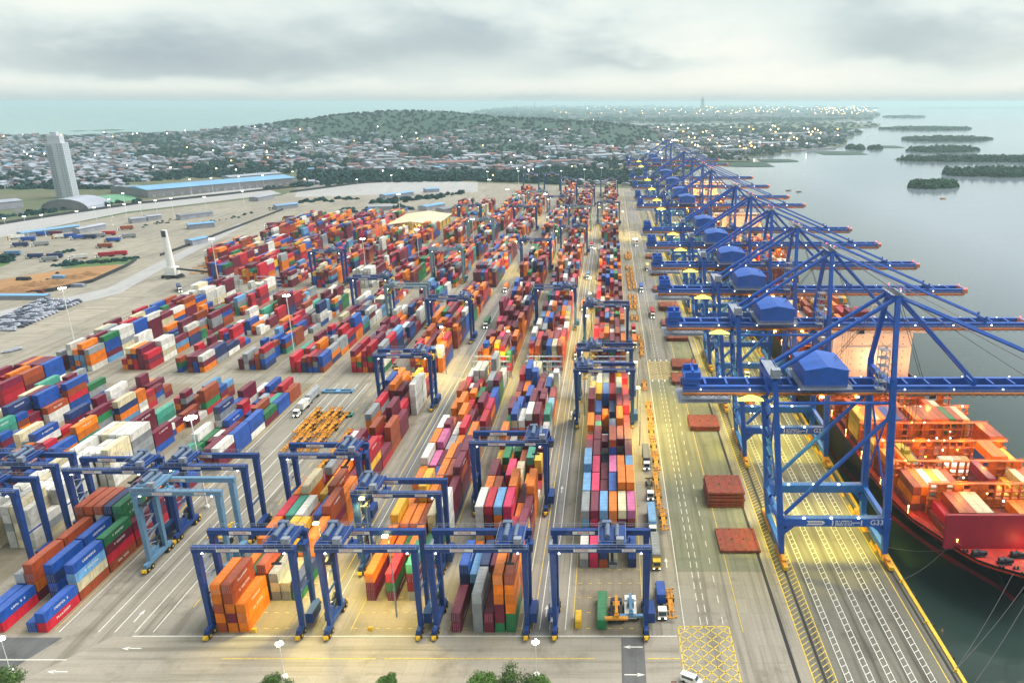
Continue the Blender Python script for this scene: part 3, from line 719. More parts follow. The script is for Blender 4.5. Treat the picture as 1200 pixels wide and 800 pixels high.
        for r in range(nr):
            if spec is not None: st = spec.get(r, [])
            else:
                hgt = max(0, int(round(rs.gauss(2.6 if not individual else 2.2, 1.4)))); st = [rs.choice(pal) for _ in range(min(5, hgt))]
            for t, cl in enumerate(st):
                X, Y, Z = SHX - nr*1.25 + r*2.5 + .03, bow + y + .05, z0 + .02 + t*2.88
                if individual and bay < 7:
                    SHIPBOX.append((X, Y, Z, cl, r, bay, t, t == len(st)-1))
                else: SHIPREST.append((X, Y, Z, 12.19, 2.84, cl))
        y += 14.9; bay += 1
    # superstructure
    s = MB().box(-17, 17, sup, sup+13, dk, dk+26).box(-15, 15, sup-.8, sup, dk, dk+20)
    so = s.build('superstructure', M['accom'], root)
    MB().box(-25.2, 25.2, sup+.5, sup+9, dk+26.02, dk+29.2).build('bridge_wing', M['accom'], so)
    wn = MB()
    for z in range(3, 25, 3):
        x = -13.5
        while x < 14: wn.box(x, x+.45, sup-.86 if z < 19 else sup-.06, sup-.8 if z < 19 else sup-.005, dk+z, dk+z+.5); x += 4.4
    x = -23.5
    while x < 23.5: wn.box(x, x+1.25, sup+.42, sup+.495, dk+27.2, dk+28.6); x += 1.5
    wn.build('window', M['win'], so)
    MB().box(-2, 2, sup+4, sup+8, dk+29.2, dk+32).tube((0, sup+6, dk+32), (0, sup+6, dk+41), .5, .2).bar((-4, sup+6, dk+37), (4, sup+6, dk+37), .3).build('radar_mast', M['accom'], so)
    MB().box(-5, 5, sup+20, sup+28, dk, dk+30).build('funnel', M['boot'], root)
    pr = MB()
    for sgn in (-1, 1):
        for i in range(4, len(S)-1):
            a = rows[i][n-1]; b = rows[i+1][n-1]
            pr.bar((sgn*(a[0]-.4), S[i], dk+2.1), (sgn*(b[0]-.4), S[i+1], dk+2.1), .09)
    pr.build('rail', M['coam'], root)
    for i in range(14):
        yy = 16 + i*(Ln-40)/14
        hx = np.interp(yy, S, Hd)*k - 1.0
        for sgn in (-1, 1): MB().cbox((sgn*hx, yy, dk+2.6), (.3,.3,.3)).bar((sgn*hx, yy, dk), (sgn*hx, yy, dk+2.5), .08).build('deck_lamp', M['lampo'], root)
    return root
M['hatch_crimson'] = mat('crimson_steel', (.24, .005, .022), .55, noise=.12, nscale=.3)
W5 = ['rust','orange','white','cream','yellow','maroon','blue','red','orange','grey']
SHIPSPEC = {
 0: {0:['red'],1:['rust','rust'],2:['rust','rust'],3:['white','cream'],4:['grey','cream'],9:['orange'],10:['orange'],13:['yellow'],14:['maroon'],15:['red']},
 1: {0:['orange','rust'],1:['rust','orange'],2:['grey','white'],3:['orange','yellow'],4:['orange','cream'],5:['rust','rust'],9:['maroon','maroon','maroon'],10:['orange'],11:['yellow'],13:['yellow'],14:['yellow','cream'],15:['rust','rust'],16:['maroon','orange']},
 2: {0:['rust','orange'],2:['orange','orange'],3:['blue','navy'],8:['white'],9:['white'],10:['white'],11:['cream'],13:['blue','blue','orange'],14:['orange','orange','orange'],15:['cream'],16:['yellow','yellow'],17:['maroon','rust','rust']},
 3: {1:['yellow'],2:['orange'],15:['orange'],16:['rust','rust','rust'],17:['navy','rust','rust']},
 4: {0:['yellow','yellow','yellow'],1:['navy','yellow','orange'],2:['orange','orange','cream'],3:['rust','orange','orange'],4:['maroon','maroon','blue'],5:['navy','blue','blue'],6:['maroon','maroon','maroon'],7:['blue','blue'],8:['orange','orange','orange'],9:['rust','rust','rust'],10:['rust','rust','rust'],11:['rust','maroon','rust'],12:['green','green','rust'],13:['maroon','grey','green'],14:['red','rust','rust'],15:['yellow','yellow','cream']},
 5: {1:['orange','rust'],2:['rust'],3:['navy'],8:['orange','orange'],12:['cream'],13:['rust','rust'],14:['cream','cream']},
 6: {2:['orange','orange'],3:['maroon'],11:['cream','cream'],12:['cream','cream'],13:['cream','cream'],16:['rust','orange']}}
make_ship(167, 300, 25, 10, 138, 'black hulled container ship with red deck and bow nearest the camera', W5, 3, True)
make_ship(492, 285, 24, 10, 150, 'container ship lit orange, second ship along the quay, white deckhouse amidships', W5, 4)
make_ship(800, 280, 24, 9, 120, 'container ship farthest along the quay, behind the distant blue cranes', W5, 8)
# lit deck lamps
AMB = (1, .40, .045)
for bay in range(7):
    y = 167 + 21.5 + bay*14.9 + 11.6
    for x in (-20, -7, 7, 20): point('deck_lamp_light', (SHX + x, y, 23.5 if bay % 2 else 21.5), 1500*LK, AMB)
for x, y in ((14, 11), (3, 12.5)): point('deck_lamp_light', (SHX+x, 167+y, 13), 520*LK, (1, .38, .08))
for x in (-22, 0, 22): point('deck_lamp_light', (SHX+x, 167+131, 24), 2600*LK, (1, .62, .36))
for b0, s_ in ((492, 150), (800, 120)):
    for y in range(30, 270, 40):
        for x in (-15, 15): point('deck_lamp_light', (SHX+x, b0+y, 27), 12000*LK, AMB, 1)
    for x in (-24, 0, 24): point('deck_lamp_light', (SHX+x, b0+s_-12, 27), 9000*LK, (1, .55, .18), 1)
# individual containers on the near ship
for X, Y, Z, cl, r, bay, t, top in SHIPBOX:
    o = bpy.data.objects.new('shipping_container', cont_mesh(cl, 12.19, 2.84)); COL.objects.link(o); o.location = (X, Y, Z)
    tier = 'top' if top else ('bottom' if t == 0 else o_(t))
    tag(o, '%s container on near ship deck, %s tier, %s row from quay, %s bay from bow' % (cl, tier, o_(r), o_(bay)), 'container', 'shipping containers on the near ship')
    if r % 2 == 0:
        q = bpy.data.objects.new('door', door_mesh(cl, 2.84)); COL.objects.link(q); q.parent = o
# mooring ropes and bollards
def bollard(x, y, k):
    b = MB().tube((0,0,0), (0,0,.5), .26, .22, 10).tube((0,0,.5), (0,0,.78), .38, .34, 10).tube((0,0,0), (0,0,.06), .5, .5, 10)
    return b.build('mooring_bollard', M['yellow'], None, (x, y, .03), label='yellow mooring bollard on the quay edge, %s one from the camera end' % o_(k), cat='bollard', group='bollards along the quay edge')
for k in range(14): bollard(83.0, 146 + k*17.5, k)
for k, (a, b) in enumerate((((83.0, 146, .7), (108, 170.6, 10.4)), ((83.0, 146, .7), (111, 168, 10.4)), ((83.0, 139, .7), (113, 167.4, 10.4)), ((83.0, 181, .7), (96, 183, 10.4)), ((83.0, 198.5, .7), (97.5, 182, 10.4)))):
    m_ = MB(); p0 = None
    for i in range(9):
        t = i/8; p = Vector(a).lerp(Vector(b), t); p.z -= 1.4*math.sin(math.pi*t)
        if p0 is not None: m_.tube(p0, p, .07, n=5, cap=False)
        p0 = p
    m_.build('mooring_rope', M['rope'], label='grey mooring rope from quay bollard to the near ship, %s from the bow tip' % o_([2, 1, 0, 4, 3][k]), cat='rope', group='mooring ropes of the near ship')
fd = MB().box(-.5, .5, -1.1, 1.1, -2.3, -.2); fp = fd.mesh('fender', M['tyre'])
for k in range(24):
    o = bpy.data.objects.new('quay_fender', fp); COL.objects.link(o); o.location = (QX+.55, 140+k*12, 0)
    tag(o, 'black rubber fender on the quay wall above dark water', 'fender', 'rubber fenders on the quay wall')

NIND = 300 - len(SHIPBOX)
chosen = set(); usedlab = {}
rank = 0
for a, i in vis[:NIND]:
    x, y, z, l, h, cl, c, r, si_, t, top = BOX[i]; chosen.add(i)
    tier = 'top' if top else ('bottom' if t == 0 else o_(t))
    if top and t == 0: tier = 'ground'
    lab = '%s container, %s tier, %s stack back in %s row, %s block from quay' % (cl, tier, o_(si_), o_(r), o_(CN[c]))
    o = bpy.data.objects.new('shipping_container', cont_mesh(cl, l, h)); COL.objects.link(o); o.location = (x, y, z)
    tag(o, lab, 'container', 'shipping containers stacked in the yard')
    front = 1 - covered(c, r, (y-3, y-1), z+h/2)
    if rank < 190 and front > .4 and rc.random() < .62:
        q = bpy.data.objects.new('door', door_mesh(cl, h)); COL.objects.link(q); q.parent = o
    sx = 1 if x < 0 else -1
    if rank < 200 and l > 8 and abs(x) > 25 and 1 - covered(c, r+sx, (y, y+l), z+h/2) > .6 and cl not in ('white','cream','grey','yellow') and rc.random() < .6:
        q = bpy.data.objects.new('lettering', letter_mesh(l, rc.randint(1, 9))); COL.objects.link(q); q.parent = o; q.location = (2.44 if sx > 0 else -.012, 0, 0)
    rank += 1
# the others, in one mesh; those no one can see from above (covered on every side) are left out
occ = set((c, r, round(y), t) for (x, y, z, l, h, cl, c, r, si_, t, top) in BOX)
bulk = MB(); CI = {k: i for i, k in enumerate(CC)}
for i, b in enumerate(BOX):
    if i in chosen: continue
    x, y, z, l, h, cl, c, r, si_, t, top = b
    u, v, s = px(x+1.2, y+6, z+h)
    if not (-120 < u < 1320 and v < 900): continue
    if not top and covered(c, r, (y-3, y-1), z+h/2) > .9 and covered(c, r+1, (y, y+l), z+h/2) > .9 and covered(c, r-1, (y, y+l), z+h/2) > .9: continue
    W = 2.44
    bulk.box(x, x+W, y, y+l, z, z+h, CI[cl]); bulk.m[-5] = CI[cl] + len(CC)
for b in SHIPREST:
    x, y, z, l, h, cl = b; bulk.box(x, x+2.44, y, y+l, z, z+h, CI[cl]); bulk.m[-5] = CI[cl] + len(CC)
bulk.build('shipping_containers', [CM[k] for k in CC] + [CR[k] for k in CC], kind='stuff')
print('containers', len(BOX), 'visible', len(vis), 'objects', len(chosen))

# ------------------------------------------------------------------ yard gantry cranes (rubber tyred)
M['drum'] = mat('blue_grey_steel', (.10, .14, .22), .5, .2, noise=.2)
def make_rtg(paint, zt=25.6, span=23.4, ycab=False):
    root = empty('yard_gantry_crane', (0,0,0), 'x', 'gantry crane', 'rubber tyred gantry cranes over the stacks')
    h = span/2; mp = M[paint]
    for y in (-3.9, 3.9):
        for s in (-1, 1):
            MB().bar((s*h, y, 2.2), (s*(h+.15), y, zt-1.4), 1.0, 1.15, w2=1.5, h2=1.75).build('leg', mp, root)
        g = MB().box(-h-1.2, h+1.2, y-.65, y+.65, zt-1.5, zt)
        for x in (-h+.2, h-.2):   # knee plates where leg and girder meet
            pass
        gd = g.build('girder', mp, root)
        rl = MB()
        yy = y - .85 if y < 0 else y + .85
        rl.box(-h-1, h+1, yy-.04, yy+.04, zt+1.05, zt+1.12); rl.box(-h-1, h+1, yy-.04, yy+.04, zt+.5, zt+.56)
        x = -h-1
        while x < h+1.1: rl.box(x-.04, x+.04, yy-.04, yy+.04, zt-.1, zt+1.05); x += 2.1
        rl.box(-h-1, h+1, min(yy, y), max(yy, y), zt-.32, zt-.24)
        rl.build('walkway_railing', M['rail'], gd)
    for s in (-1, 1):
        sb = MB().box(s*h-.55, s*h+.55, -6.6, 6.6, 1.5, 2.6)
        for y in (-5.2, 5.2): sb.box(s*h-.5, s*h+.5, y-1.7, y+1.7, 1.05, 1.5)
        MB().bar((s*h, -3.6, zt*.42), (s*h, 3.6, zt*.42), .35).build('tie_bar', mp, root)
        sb.build('sill_beam', mp, root)
        for y in (-6.2, -4.2, 4.2, 6.2):
            w_ = MB()
            for dx in (-.5, .5): w_.tube((s*h+dx-.28, y, .8), (s*h+dx+.28, y, .8), .8, n=12)
            wo = w_.build('wheel', M['tyre'], root)
            MB().tube((s*h-.85, y, .8), (s*h+.85, y, .8), .35, n=8).build('hub', M['yellow'], wo)
        for y in (-7.4, 7.4): MB().box(s*h-.6, s*h+.6, y-.3, y+.3, .5, 1.5).box(s*h-.3, s*h+.3, y-.8, y+.8, 1.0, 1.3).build('bumper', M['yellow'], root)
    pp = MB().box(h+.6, h+2.4, -2.8, 2.8, 1.9, 4.8).build('power_pack', mp, root)
    v = MB()
    for y in (-2, -.9, .2, 1.3): v.box(h+2.4, h+2.44, y, y+.8, 2.5, 4.2)
    v.build('vent_panel', M['dark'], pp)
    el = MB().box(-h-2.0, -h-.6, -2.0, 2.0, 1.9, 4.4).build('electrical_house', mp, root)
    MB().tube((-h-.7, 3.2, 4.6), (-h-1.25, 3.2, 4.6), 2.1, n=18).build('cable_reel', M['dark'], root)
    st = MB()
    for k in range(9):
        z0 = 2.6 + k*2.3; y0, y1 = (-3.2, 3.2) if k % 2 == 0 else (3.2, -3.2)
        st.bar((-h-.95, y0, z0), (-h-.95, y1, z0+2.3), .7, .1); st.bar((-h-1.3, y0, z0+1), (-h-1.3, y1, z0+3.3), .05)
    st.build('stairway', M['rail'], root)
    tr = MB().box(-3.4, 3.4, -4.4, 4.4, zt+.15, zt+.75); tr.box(-2.7, 2.7, -3.2, 3.2, zt+.75, zt+1.3)
    tro = tr.build('trolley', mp, root)
    MB().tube((-1.2, -2.7, zt+1.9), (-1.2, 2.7, zt+1.9), .7, n=12).build('hoist_drum', M['drum'], tro)
    MB().tube((1.2, -2.7, zt+1.9), (1.2, 2.7, zt+1.9), .55, n=12).build('hoist_drum', M['drum'], tro)
    MB().box(-2.6, -.2, 2.9, 4.2, zt+.75, zt+2.6).build('equipment_cabinet', M['drum'], tro)
    MB().box(1, 2.9, -4.2, -2.8, zt+.75, zt+2.2).build('equipment_cabinet', M['rail'], tro)
    q = MB()
    for x in (-3.4, 3.4): q.box(x-.04, x+.04, -4.4, 4.4, zt+1.75, zt+1.82)
    for y in (-4.4, 4.4): q.box(-3.4, 3.4, y-.04, y+.04, zt+1.75, zt+1.82)
    for x in (-3.4, 0, 3.4):
        for y in (-4.4, 4.4): q.box(x-.04, x+.04, y-.04, y+.04, zt+.75, zt+1.75)
    q.build('railing', M['rail'], tro)
    cb = MB().hexa([(3.5,-1.2,zt-3.6),(5.3,-1.2,zt-3.6),(5.3,1.2,zt-3.6),(3.5,1.2,zt-3.6),(3.3,-1.2,zt-1.2),(5.5,-1.2,zt-1.2),(5.5,1.2,zt-1.2),(3.3,1.2,zt-1.2)]).box(4.2, 4.6, -.2, .2, zt-1.2, zt+.2)
    cbo = cb.build('operator_cab', M['yellow'] if ycab else mp, tro)
    MB().box(3.6, 5.2, -1.24, -1.21, zt-3.2, zt-1.6).build('window', M['glass'], cbo)
    zs = zt - 3.4
    sp = MB().box(-1.2, 1.2, -1.1, 1.1, zs, zs+.8)
    sp.box(-.35, .35, -6.0, 6.0, zs-.3, zs+.15); sp.box(-1.2, 1.2, -6.1, -5.7, zs-.45, zs+.05); sp.box(-1.2, 1.2, 5.7, 6.1, zs-.45, zs+.05)
    sp.build('spreader', M['yellow'] if ycab else M['dark'], tro)
    rp = MB()
    for x in (-1, 1):
        for y in (-1, 1): rp.tube((x*1.3, y*1.6, zt+.2), (x, y*.9, zs+.8), .045, n=4, cap=False)
    rp.build('hoist_rope', M['rope'], tro)
    np_ = MB().box(-6.6, -.9, -4.62, -4.57, zt-1.2, zt-.3).build('name_plate', M['plate'], root)
    text('KALMAR', .86, M['redtext'], 'lettering', np_, (-4.6, -4.63, zt-.76))
    np2 = MB().box(5.4, 8.8, -4.62, -4.57, zt-1.15, zt-.4).build('name_plate', M['plate'], root)
    text('KALMAR', .62, M['redtext'], 'lettering', np2, (7.1, -4.63, zt-.78))
    np3 = MB().box(-7.2, -1.5, 3.22, 3.27, zt-1.2, zt-.3).build('name_plate', M['plate'], root)
    text('KALMAR', .86, M['redtext'], 'lettering', np3, (-4.4, 3.21, zt-.76))
    for x in (-h+1.5, h-1.5): MB().box(x-.18, x+.18, -4.75, -4.4, zt-1.75, zt-1.5).build('floodlight', M['lampw'], root)
    return root
PROT = {}
RTX = {'A': -2.7, 'B': -33.35, 'C': -60.8, 'D': -91.35, 'D2': -123.7, 'E': -152.2, 'F': -181.8, 'G': -211.8, 'H': -241}
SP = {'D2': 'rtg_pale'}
# column, distance of the near legs from the front road line, paint, trolley offset
RTG = [('A', 160, 0, 3), ('B', 160, 0, 8.2), ('C', 160, 0, -9.2), ('D', 160, 0, 8.6), ('D', 211, 0, 8), ('C', 187, 0, -8.5), ('B', 220, 0, 9),
       ('A', 289, 0, -8), ('A', 316, 0, -5), ('A', 391, 0, -8), ('D2', 188, 'rtg_pale', -9), ('D2', 203.5, 0, -8.5), ('E', 201, 0, 8.5), ('F', 204, 0, 0), ('F', 188, 0, 2),
       ('D', 307, 0, 7.5), ('D', 404, 0, 8), ('B', 430, 0, 7), ('D2', 434, 'rtg_grey', -9), ('E', 457, 0, 9), ('G', 544, 0, 4), ('D2', 551, 'rtg_grey', 9), ('C', 591, 0, -8),
       ('B', 660, 0, 6), ('A', 826, 0, 0), ('B', 792, 'rtg_grey', -6), ('C', 880, 0, 5), ('D', 930, 'rtg_grey', 6), ('B', 985, 0, 3), ('D', 790, 0, -5), ('E', 800, 0, 9),
       ('A', 1080, 0, 3), ('C', 1090, 0, -6), ('D2', 700, 'rtg_grey', 5), ('D', 1165, 0, 0), ('D2', 1165, 0, 0)]
made = {}; per = defaultdict(int)
RTG.sort(key=lambda q: q[1])
for c, y, pt, off in RTG:
    pt = pt or 'rtg'
    yc = y > 240; pk = (pt, yc)
    if pk not in PROT: PROT[pk] = make_rtg(pt, ycab=yc); made[pk] = []
    k = per[c]; per[c] += 1
    colr = {'rtg': 'navy blue', 'rtg_pale': 'pale blue', 'rtg_grey': 'grey blue'}[pt]
    src = PROT[pk]
    o = place(src, made[pk], (RTX[c], y + 3.9, .04), '%s yard gantry crane, %s back from front road, over %s block from quay' % (colr, o_(k), o_(CN[c])))
    for ch in o.children:
        if ch.name.split('.')[0] == 'trolley': ch.location.x = off

# ------------------------------------------------------------------ ship to shore cranes
LX, WX = -15.5, 15.3     # landside and waterside rails; local origin in the middle of the portal
def make_sts():
    root = empty('quay_crane', (0,0,0), 'x', 'quay crane', 'blue ship to shore cranes along the quay')
    mp = M['sts']; GZ = 51.0
    def land(z): return LX + (z-2)/52*-5.2
    def wat(z): return WX + (z-2)/52*-3.2
    for s in (-1, 1):
        MB().bar((land(2), s*10, 2), (land(14), s*10, 14), 1.3, 1.8, w2=2.1, h2=2.1).bar((land(14), s*10, 14), (land(57), s*9.4, 57), 1.6, 1.7, w2=1.4, h2=1.4).build('landside_leg', mp, root)
        MB().bar((wat(2), s*10, 2), (wat(14), s*10, 14), 1.4, 1.8, w2=2.3, h2=2.2).bar((wat(14), s*10, 14), (wat(57), s*9.4, 57), 1.8, 1.8, w2=1.5, h2=1.5).build('waterside_leg', mp, root)
        MB().bar((wat(57), s*9.4, 57), (WX-2.6, s*3.6, 79), 1.25).build('apex_leg', mp, root)
        pb = MB().box(land(13)+.9, wat(13)-.9, s*10-1.0, s*10+1.0, 11.6, 14.2)
        pb.bar((land(11), s*10, 8.6), (land(12)+4, s*10, 12.2), 1.2, 1.4).bar((wat(11), s*10, 8.6), (wat(12)-4, s*10, 12.2), 1.2, 1.4)
        pbo = pb.build('portal_beam', mp, root)
        r = MB()
        for z in (15.3, 14.8): r.box(land(13)+1, wat(13)-1, s*10-.95, s*10-.9, z-.05, z+.05)
        x = land(13)+1
        while x < wat(13)-1: r.box(x-.04, x+.04, s*10-.95, s*10-.9, 14.2, 15.3); x += 1.8
        r.build('railing', M['rail'], pbo)
        MB().tube((land(15)+1.3, s*10, 15.3), (wat(45)-.5, s*9.6, 46), .62, n=10).build('diagonal_brace', mp, root)
        MB().tube((land(50), s*9.5, 50.2), (wat(50), s*9.5, 50.2), .5, n=8).build('tie_beam', mp, root)
        MB().tube((WX-3.4, s*3.4, 78.6), (land(57)+1.6, s*3.4, 57.4), .62, n=10).build('back_stay', mp, root)
        for X1, r_ in ((38, .42), (72, .42)):
            MB().tube((WX-1.4, s*3.0, 78.8), (X1, s*3.0, 54.2), r_, n=6).build('fore_stay', mp, root)
        MB().bar((land(57)+1, s*3.2, 56.5), (LX-2, s*3.2, 53.5), .8).bar((land(56), s*9.2, 56.2), (land(56), s*3.4, 57.2), 1.0).build('stay_bracket', mp, root)
    for X_, nm in ((land, 'landside_cross_beam'), (wat, 'waterside_cross_beam')):
        MB().bar((X_(54.5), -9.2, 54.6), (X_(54.5), 9.2, 54.6), 1.4, 1.8).build(nm, mp, root)
    for X_, xb in ((land, LX), (wat, WX)):
        MB().box(xb-.75, xb+.75, -9.3, 9.3, 2.2, 4.0).build('sill_beam', mp, root)
    for X_, xb in ((land, LX), (wat, WX)):
        MB().tube((X_(16), -9.9, 15.5), (X_(34), 0, 33), .34, n=8).tube((X_(16), 9.9, 15.5), (X_(34), 0, 33), .34, n=8).tube((X_(34), 0, 33), (X_(50), -9.4, 50), .34, n=8).tube((X_(34), 0, 33), (X_(50), 9.4, 50), .34, n=8).build('cross_brace', mp, root)
        MB().bar((X_(13), -9, 12.8), (X_(13), 9, 12.8), 1.3, 1.6).build('side_beam', mp, root)
    for k, X1 in enumerate((24, 55, 64)):
        hr = MB()
        for y in (-1.4, 1.4): hr.tube((WX-1.6, y, 79.6), (X1, y*.8, 54), .10, n=4, cap=False)
        hr.build('boom_rope', M['rope'], root)
    hr = MB()
    for y in (-.8, .8): hr.tube((WX-3.2, y, 79.6), (-2, y, GZ+9), .10, n=4, cap=False)
    hr.build('hoist_rope', M['rope'], root)
    ld = MB()
    for s in (-1, 1):
        for y in (-.3, .3): ld.bar((wat(16)+1.3, s*10+y, 16), (wat(50)+1.3, s*9.5+y, 50), .08)
        for k in range(28): z = 17 + k*1.2; ld.box(wat(z)+1.25, wat(z)+1.35, s*9.75-.3, s*9.75+.3, z, z+.06)
    ld.build('ladder', M['rail'], root)
    MB().bar((WX-2.6, -4.2, 79), (WX-2.6, 4.2, 79), 2.4, 2.0).build('apex_beam', mp, root)
    ap = MB()
    for y in (-4.2, 4.2):
        for z in (80.6, 81.1): ap.box(WX-4.4, WX-.8, y-.05, y+.05, z-.05, z+.05)
    for x in (WX-4.4, WX-.8):
        for z in (80.6, 81.1): ap.box(x-.05, x+.05, -4.2, 4.2, z-.05, z+.05)
        for y in (-4.2, -2.1, 0, 2.1, 4.2): ap.box(x-.05, x+.05, y-.05, y+.05, 79.9, 81.1)
    ap.box(WX-4.5, WX-.7, -4.3, 4.3, 79.9, 80.0); ap.build('apex_platform', M['rail'], root)
    MB().cbox((WX-3, 3.2, 81.4), (.35,.35,.4)).build('warning_lamp', M['lampr'], root); MB().cbox((WX-2, -3.2, 81.4), (.35,.35,.4)).build('warning_lamp', M['lampr'], root)
    # girder and boom: twin box beams with walkways
    for nm, x0, x1 in (('girder', -46, 11.6), ('boom', 12.2, 87.5)):
        g = MB()
        for y in (-3.2, 3.2): g.box(x0, x1, y-.6, y+.6, GZ, GZ+2.05)
        x = x0 + .5
        while x < x1: g.box(x-.3, x+.3, -2.5, 2.5, GZ+1.6, GZ+2.3); x += 6.2
        go = g.build(nm, mp, root)
        fc = MB()
        for k in range(int((x1-x0)/3)):
            a = x0 + k*3; fc.tube((a, -4.0, GZ-.3), (a+1.5, -4.0, GZ-1.3), .07, n=4, cap=False).tube((a+1.5, -4.0, GZ-1.3), (a+3, -4.0, GZ-.3), .07, n=4, cap=False)
        fc.build('festoon_cable', M['dark'], go)
        un = MB()
        for y in (-3.2, 3.2):
            un.box(x0, x1, y-.75, y+.75, GZ-.75, GZ-.002); un.box(x0, x1, y-1.9 if y < 0 else y+.72, y-.72 if y < 0 else y+1.9, GZ+.12, GZ+.22)
        un.build('trolley_rail', M['under'], go)
        r = MB()
        for y in (-5.1, 5.1):
            for z in (GZ+1.3, GZ+.8): r.box(x0, x1, y-.05, y+.05, z-.05, z+.05)
            x = x0
            while x < x1: r.box(x-.05, x+.05, y-.05, y+.05, GZ+.2, GZ+1.3); x += 2.4
        r.build('walkway_railing', M['rail'], go)
        for k in range(int((x1-x0)/14)):
            for a, b in ((5, -5.2), (12, 5.2)): MB().cbox((x0+a+k*14, b, GZ+1.6), (.26,.26,.26)).build('walkway_lamp', M['lampw'], go)
    MB().box(86.6, 88.6, -4.4, 4.4, GZ+.3, GZ+2.0).build('boom_tip_platform', M['under'], root)
    for y in (-3.6, 3.6): MB().cbox((88.2, y, GZ+2.3), (.4,.4,.5)).build('warning_lamp', M['lampr'], root)
    for X1 in (38, 72):
        MB().bar((X1, -3, GZ+2.4), (X1, 3, GZ+2.4), .8, 1.2).bar((X1, -3.2, GZ+2.4), (X1, -3.2, GZ+4.4), .6).bar((X1, 3.2, GZ+2.4), (X1, 3.2, GZ+4.4), .6).build('stay_anchor', mp, root)
    hs = MB().box(-12.4, -.4, -8.6, 6.4, GZ+3.6, GZ+8.6).build('machinery_house', M['house'], root)
    MB().gable(-12.4, -.4, -8.6, 6.4, GZ+8.6, 1.1, axis='y', over=.25).build('roof', M['house'], hs)
    b = MB().box(-13.6, .8, -9.8, 7.6, GZ+3.1, GZ+3.5)
    for y in (-9.7, 7.5):
        for z in (GZ+4.5, GZ+4.1): b.box(-13.5, .7, y-.04, y+.04, z-.05, z+.05)
    for x in (-13.5, .7):
        for z in (GZ+4.5, GZ+4.1): b.box(x-.04, x+.04, -9.7, 7.5, z-.05, z+.05)
    b.build('platform', M['rail'], hs)
    # back end of the girder: lifting frame and platform
    be = MB()
    for y in (-3.4, 3.4): be.box(-45.4, -41.0, y-.35, y+.35, GZ+2.5, GZ+6.2)
    be.box(-45.6, -40.6, -4.4, 4.4, GZ+4.0, GZ+4.6).bar((-43.2, -3.4, GZ+6.4), (-43.2, 3.4, GZ+6.4), .6).bar((-43.2, 0, GZ+6), (-43.2, 0, GZ+9.4), .22)
    be.build('back_end_frame', mp, root)
    ev = MB().box(-47.4, -32.0, -5.6, 5.6, GZ-2.4, GZ-2.2)
    for x in (-47, -42, -37, -32.4):
        for y in (-5.4, 5.4): ev.box(x-.08, x+.08, y-.08, y+.08, GZ-2.2, GZ)
    for y in (-5.5, 5.5): ev.box(-47.3, -32.1, y-.04, y+.04, GZ-1.2, GZ-1.1)
    ev.build('maintenance_platform', M['rail'], root)
    # trolley with operator cab under the girder, head block on ropes
    t = MB().box(18.5, 25.5, -3.9, 3.9, GZ-.9, GZ-.3).box(20, 24, -2.2, 2.2, GZ-1.8, GZ-.9).build('trolley', M['rail'], root)
    cb = MB().box(26, 28.4, -1.3, 1.3, GZ-3.4, GZ-.8).build('operator_cab', M['white'], t)
    MB().box(28.4, 28.44, -1.1, 1.1, GZ-2.9, GZ-1.4).box(26.2, 28.2, -1.34, -1.3, GZ-2.9, GZ-1.4).build('window', M['glass'], cb)
    sp = MB().box(20.7, 23.3, -6.0, 6.0, 30.0, 30.5).box(21, 23, -1.3, 1.3, 30.5, 31.6)
    sp.build('spreader', M['yellow'], t)
    rp = MB()
    for x in (21, 23):
        for y in (-1.2, 1.2): rp.tube((x, y, GZ-1.8), (x, y, 31.6), .07, n=4, cap=False)
    rp.build('hoist_rope', M['rope'], t)
    # stair tower and lift on the landside legs
    st = MB(); zz = 15
    for k in range(13):
        a, c_ = ((-9, -5), (-5, -9))[k % 2]; X0 = land(zz)-1.9
        st.bar((X0, a, zz), (land(zz+3.2)-1.9, c_, zz+3.2), .8, .12); st.box(X0-.5, X0+.5, -9.6, -4.4, zz-.05, zz+.05); zz += 3.2
    st.build('stairway', mp, root)
    MB().box(land(57)-1.4, land(57)+1.6, -10.8, 4.4, 58.0, 58.15).box(land(57)-1.2, land(57)+1.2, -10.6, -8.2, 58.15, 60.4).box(land(57)+1.5, land(57)+1.6, -10.8, 4.4, 59.0, 59.1).box(land(57)-1.4, land(57)-1.3, -10.8, 4.4, 59.0, 59.1).build('landside_platform', M['rail'], root)
    lt = MB(); X0 = wat(57)-4.2
    for x in (X0, X0+2.4):
        for y in (-9.4, -6.8): lt.box(x-.1, x+.1, y-.1, y+.1, 54, 66)
    for k in range(6):
        z = 54 + k*2.3; lt.box(X0-.1, X0+2.5, -9.5, -6.7, z, z+.12)
        lt.bar((X0, -9.4, z), (X0+2.4, -9.4, z+2.3), .14).bar((X0+2.4, -6.8, z), (X0, -6.8, z+2.3), .14)
    lt.build('stair_tower', M['rail'], root)
    # bogies: safety orange equalisers with wheels
    for xb in (LX, WX):
        for yb in (-10, 10):
            bo = MB()
            for k in (-5.1, -1.7, 1.7, 5.1): bo.box(xb-.7, xb+.7, yb+k*.9-1.3, yb+k*.9+1.3, .25, 1.5)
            bo.box(xb-.55, xb+.55, yb-4.0, yb+4.0, 1.5, 2.2)
            bo_ = bo.build('bogie', M['orange'], root)
            wh = MB()
            for k in range(8): wh.tube((xb-.12, yb-5.4+k*1.54, .34), (xb+.12, yb-5.4+k*1.54, .34), .34, n=10)
            wh.build('wheel', M['dark'], bo_)
        bp_ = MB()
        for yb in (-16.2, 16.2): bp_.box(xb-.6, xb+.6, yb-.5, yb+.5, .4, 1.5)
        bp_.build('bumper', M['yellow'], root)
